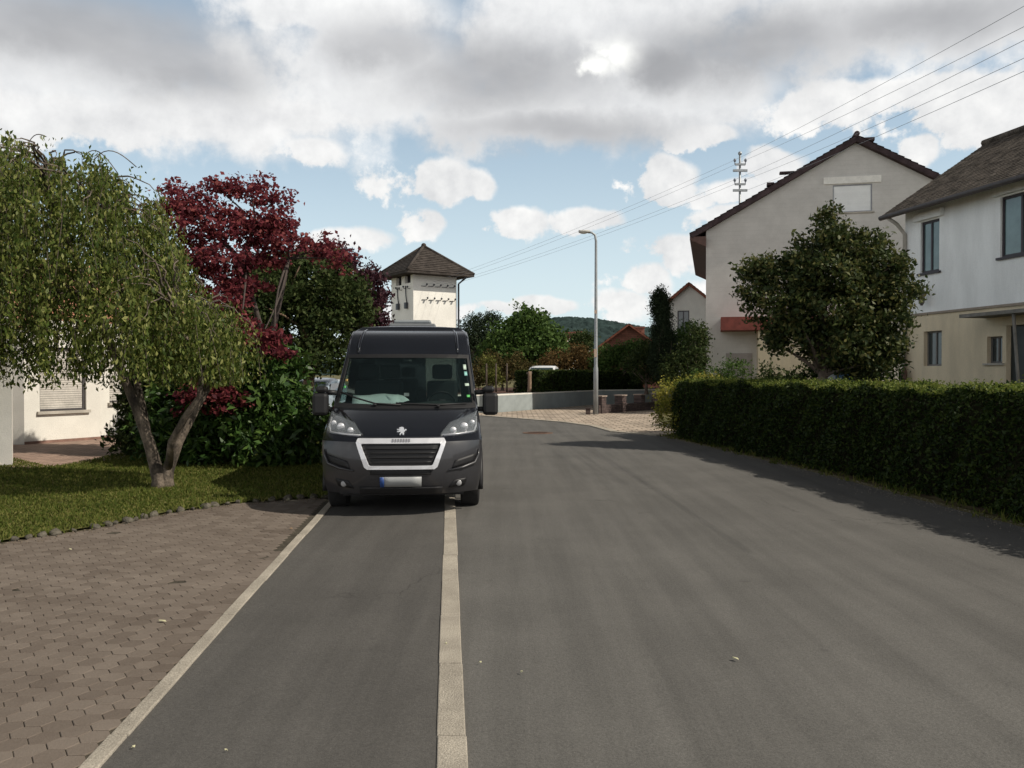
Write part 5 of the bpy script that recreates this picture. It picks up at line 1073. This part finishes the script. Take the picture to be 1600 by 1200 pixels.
# ---- houses beyond
def simple_house(name, label, o, rz, Wd, L, ze, za, wm, rm, ov=.4, z0=0, chim=None, wins=()):
    t = thing(name, label, 'house', o); g = Vector((math.cos(rz), math.sin(rz), 0)); n = Vector((math.sin(rz), -math.cos(rz), 0)); o = Vector(o); bk = -n; f = Face(o, g, n); pit = (za-ze)/(Wd/2)
    mb = MB(); f.wall(mb, [(0,0),(Wd,0),(Wd,ze),(Wd/2,za),(0,ze)], wins, .12)
    Face(o, bk, -g).wall(mb, [(0,0),(L,0),(L,ze),(0,ze)], []); Face(o+g*Wd, bk, g).wall(mb, [(0,0),(L,0),(L,ze),(0,ze)], []); Face(o+bk*L, g, bk).wall(mb, [(0,0),(Wd,0),(Wd,ze),(Wd/2,za),(0,ze)], [])
    mb.build('wall', wm, t, True); pt = lambda a, z, b: o+g*a+bk*b+Vector((0,0,z)); mb = MB(); zl = ze-pit*ov+.12
    A = (pt(-ov, zl, -ov), pt(-ov, zl, L+ov), pt(Wd/2, za+.12, L+ov), pt(Wd/2, za+.12, -ov)); B = (pt(Wd+ov, zl, -ov), pt(Wd+ov, zl, L+ov), pt(Wd/2, za+.12, L+ov), pt(Wd/2, za+.12, -ov))
    for Q in (A, B): slab(mb, *Q, .14); roof_tiles(mb, *Q, 12, .035)
    rf = mb.build('roof', rm, t, True)
    if chim:
        mb = MB(); a, b, w, h = chim; z = za - abs(Wd/2-a)*pit; mb.box(pt(a, z+h/2-.3, b), (w, w, h+.6)); mb.box(pt(a, z+h+.03, b), (w*1.2, w*1.2, .08)); sub(mb, t).build('chimney', mat('chimney_brick', (.20, .09, .065), .9, .2), rf)
    for w in wins: f.window(t, *w, dark_frame, glass, 1, .08, .06)
    return t, f, pt
p = at(1031, HZ, 52); p.z = .5
simple_house('white_gabled_house', 'far white gabled house with red roof between cypress and grey house', p, R(-16), 3.5, 9, 5.1, 6.55, white_plaster, tile_red, .4, wins=((1.05, 1.75, 3.3, 5.0),))
p = at(1090, HZ, 46); p.z = .5; t = thing('timber_shed', 'dark red boarded shed between the far white house and the grey house', 'shed', p)
mb = MB(); mb.box((.9, .8, 1.75), (1.8, 1.6, 3.5)); mb.build('wall', tiles('red_boards', (.10, .035, .028), 9, .16, (.03, .012, .01), .15, 'XZ', 0, .01, .008), t)
mb = MB(); mb.box((.85, .75, 3.58), (2.2, 2.0, .12)); mb.box((-.1, -.35, 2.0), (.9, .5, .08)); mb.build('roof', tile_brown, t)
p = at(918, HZ, 72); p.z = 0; brick_red = tiles('weathered_red_brick', (.15, .062, .045), .5, .16, (.08, .05, .04), .15, 'XZ', .5, .01, .01)
simple_house('brick_red_house', 'brick red house with a broad tiled gable and chimney, before the hill', p, R(-6), 6.9, 8, 3.2, 5.75, brick_red, tile_red, .5, chim=(4.4, 1.6, .75, .55))
p = at(874, HZ, 150); p.z = 0
simple_house('village_house', 'small distant house with orange roof seen left of the lamp post', p, R(35), 5.2, 7, 6.0, 8.4, white_plaster, tile_red, .3)
p = at(893, HZ, 190); p.z = 0
simple_house('village_house', 'tiny distant house with red roof higher up behind the orange roofed one', p, R(30), 5, 8, 8.8, 11, white_plaster, tile_red, .3)
# ---- parked cars half hidden
def small_car(name, label, loc, rz, body_m):
    t = thing(name, label, 'car', loc, rz); W_ = .86
    pr = [(-2.1,.35),(-2.15,.6),(-2.05,.85),(-1.1,1.0),(-.45,1.42),(.3,1.52),(1.1,1.46),(1.85,1.05),(2.1,.9),(2.12,.45),(2.05,.3),(-2.0,.28)]
    mb = MB(); P = []
    for w, k in ((-W_, .93), (-W_*.97, 1.0), (-W_*.6, 1.015), (0, 1.02), (W_*.6, 1.015), (W_*.97, 1.0), (W_, .93)):
        P.append([Vector((x*(1 if k > .95 else .985), w*(1-.22*max(0, (z-.9)/.62)), .28+(z-.28)*k)) for x, z in pr+[pr[0]]])
    mb.quadgrid(P); n = len(pr); mb.add(P[0][:n], [tuple(range(n))]); mb.add(P[-1][:n], [tuple(range(n))]); mb.build('body', body_m, t)
    for s in (-1, 1):
        mb = MB(); y = lambda z: s*(W_*(1-.22*max(0, (z-.9)/.62))+.012); mb.add([(-1.0, y(1.0), 1.02), (1.6, y(1.0), 1.06), (1.05, y(1.36), 1.37), (-.42, y(1.34), 1.36)], [(0,1,2,3)]); mb.build('side_window', glass, t, solid=.01)
        for x in (-1.35, 1.3):
            mb = MB(); mb.tube([(x, s*.62, .31), (x, s*.64, .31), (x, s*.86, .31), (x, s*.88, .31)], [.27, .31, .31, .27], 20); w = mb.build('wheel', rubber, t); MB().tube([(x, s*.85, .31), (x, s*.892, .31)], [.19, .17], 16).build('rim', metal_grey, w)
    for (a, b, nme) in (((-1.06, 1.02), (-.50, 1.40), 'windscreen'), ((1.80, 1.09), (1.16, 1.43), 'rear_window')):
        e = .018*(1 if a[0] > 0 else -1); mb = MB(); mb.add([(a[0]+e, -.72, a[1]+.015), (a[0]+e, .72, a[1]+.015), (b[0]+e, .60, b[1]+.015), (b[0]+e, -.60, b[1]+.015)], [(0,1,2,3)]); mb.build(nme, glass, t, solid=.008)
    for x, m, nme in ((-2.13, chrome, 'headlight'), (2.11, mat('tail_red', (.25, .01, .01), .3, .1), 'tail_light')):
        for s in (-1, 1): MB().box((x, s*.62, .72), (.06, .3, .14)).build(nme, m, t, bevel=.02)
    return t
p = at(849, HZ, 47.5); small_car('parked_car', 'white car whose roof shows above the low box hedge', (p.x, p.y, .60), R(80), mat('white_car_paint', (.72, .73, .74), .3, .03, 3, coat=.5))
p = at(488, HZ, 27.5); small_car('parked_car', 'pale blue grey car parked behind the van, left of its mirror', (p.x, p.y, .03), R(86), mat('blue_grey_paint', (.30, .36, .42), .3, .05, 3, coat=.5))
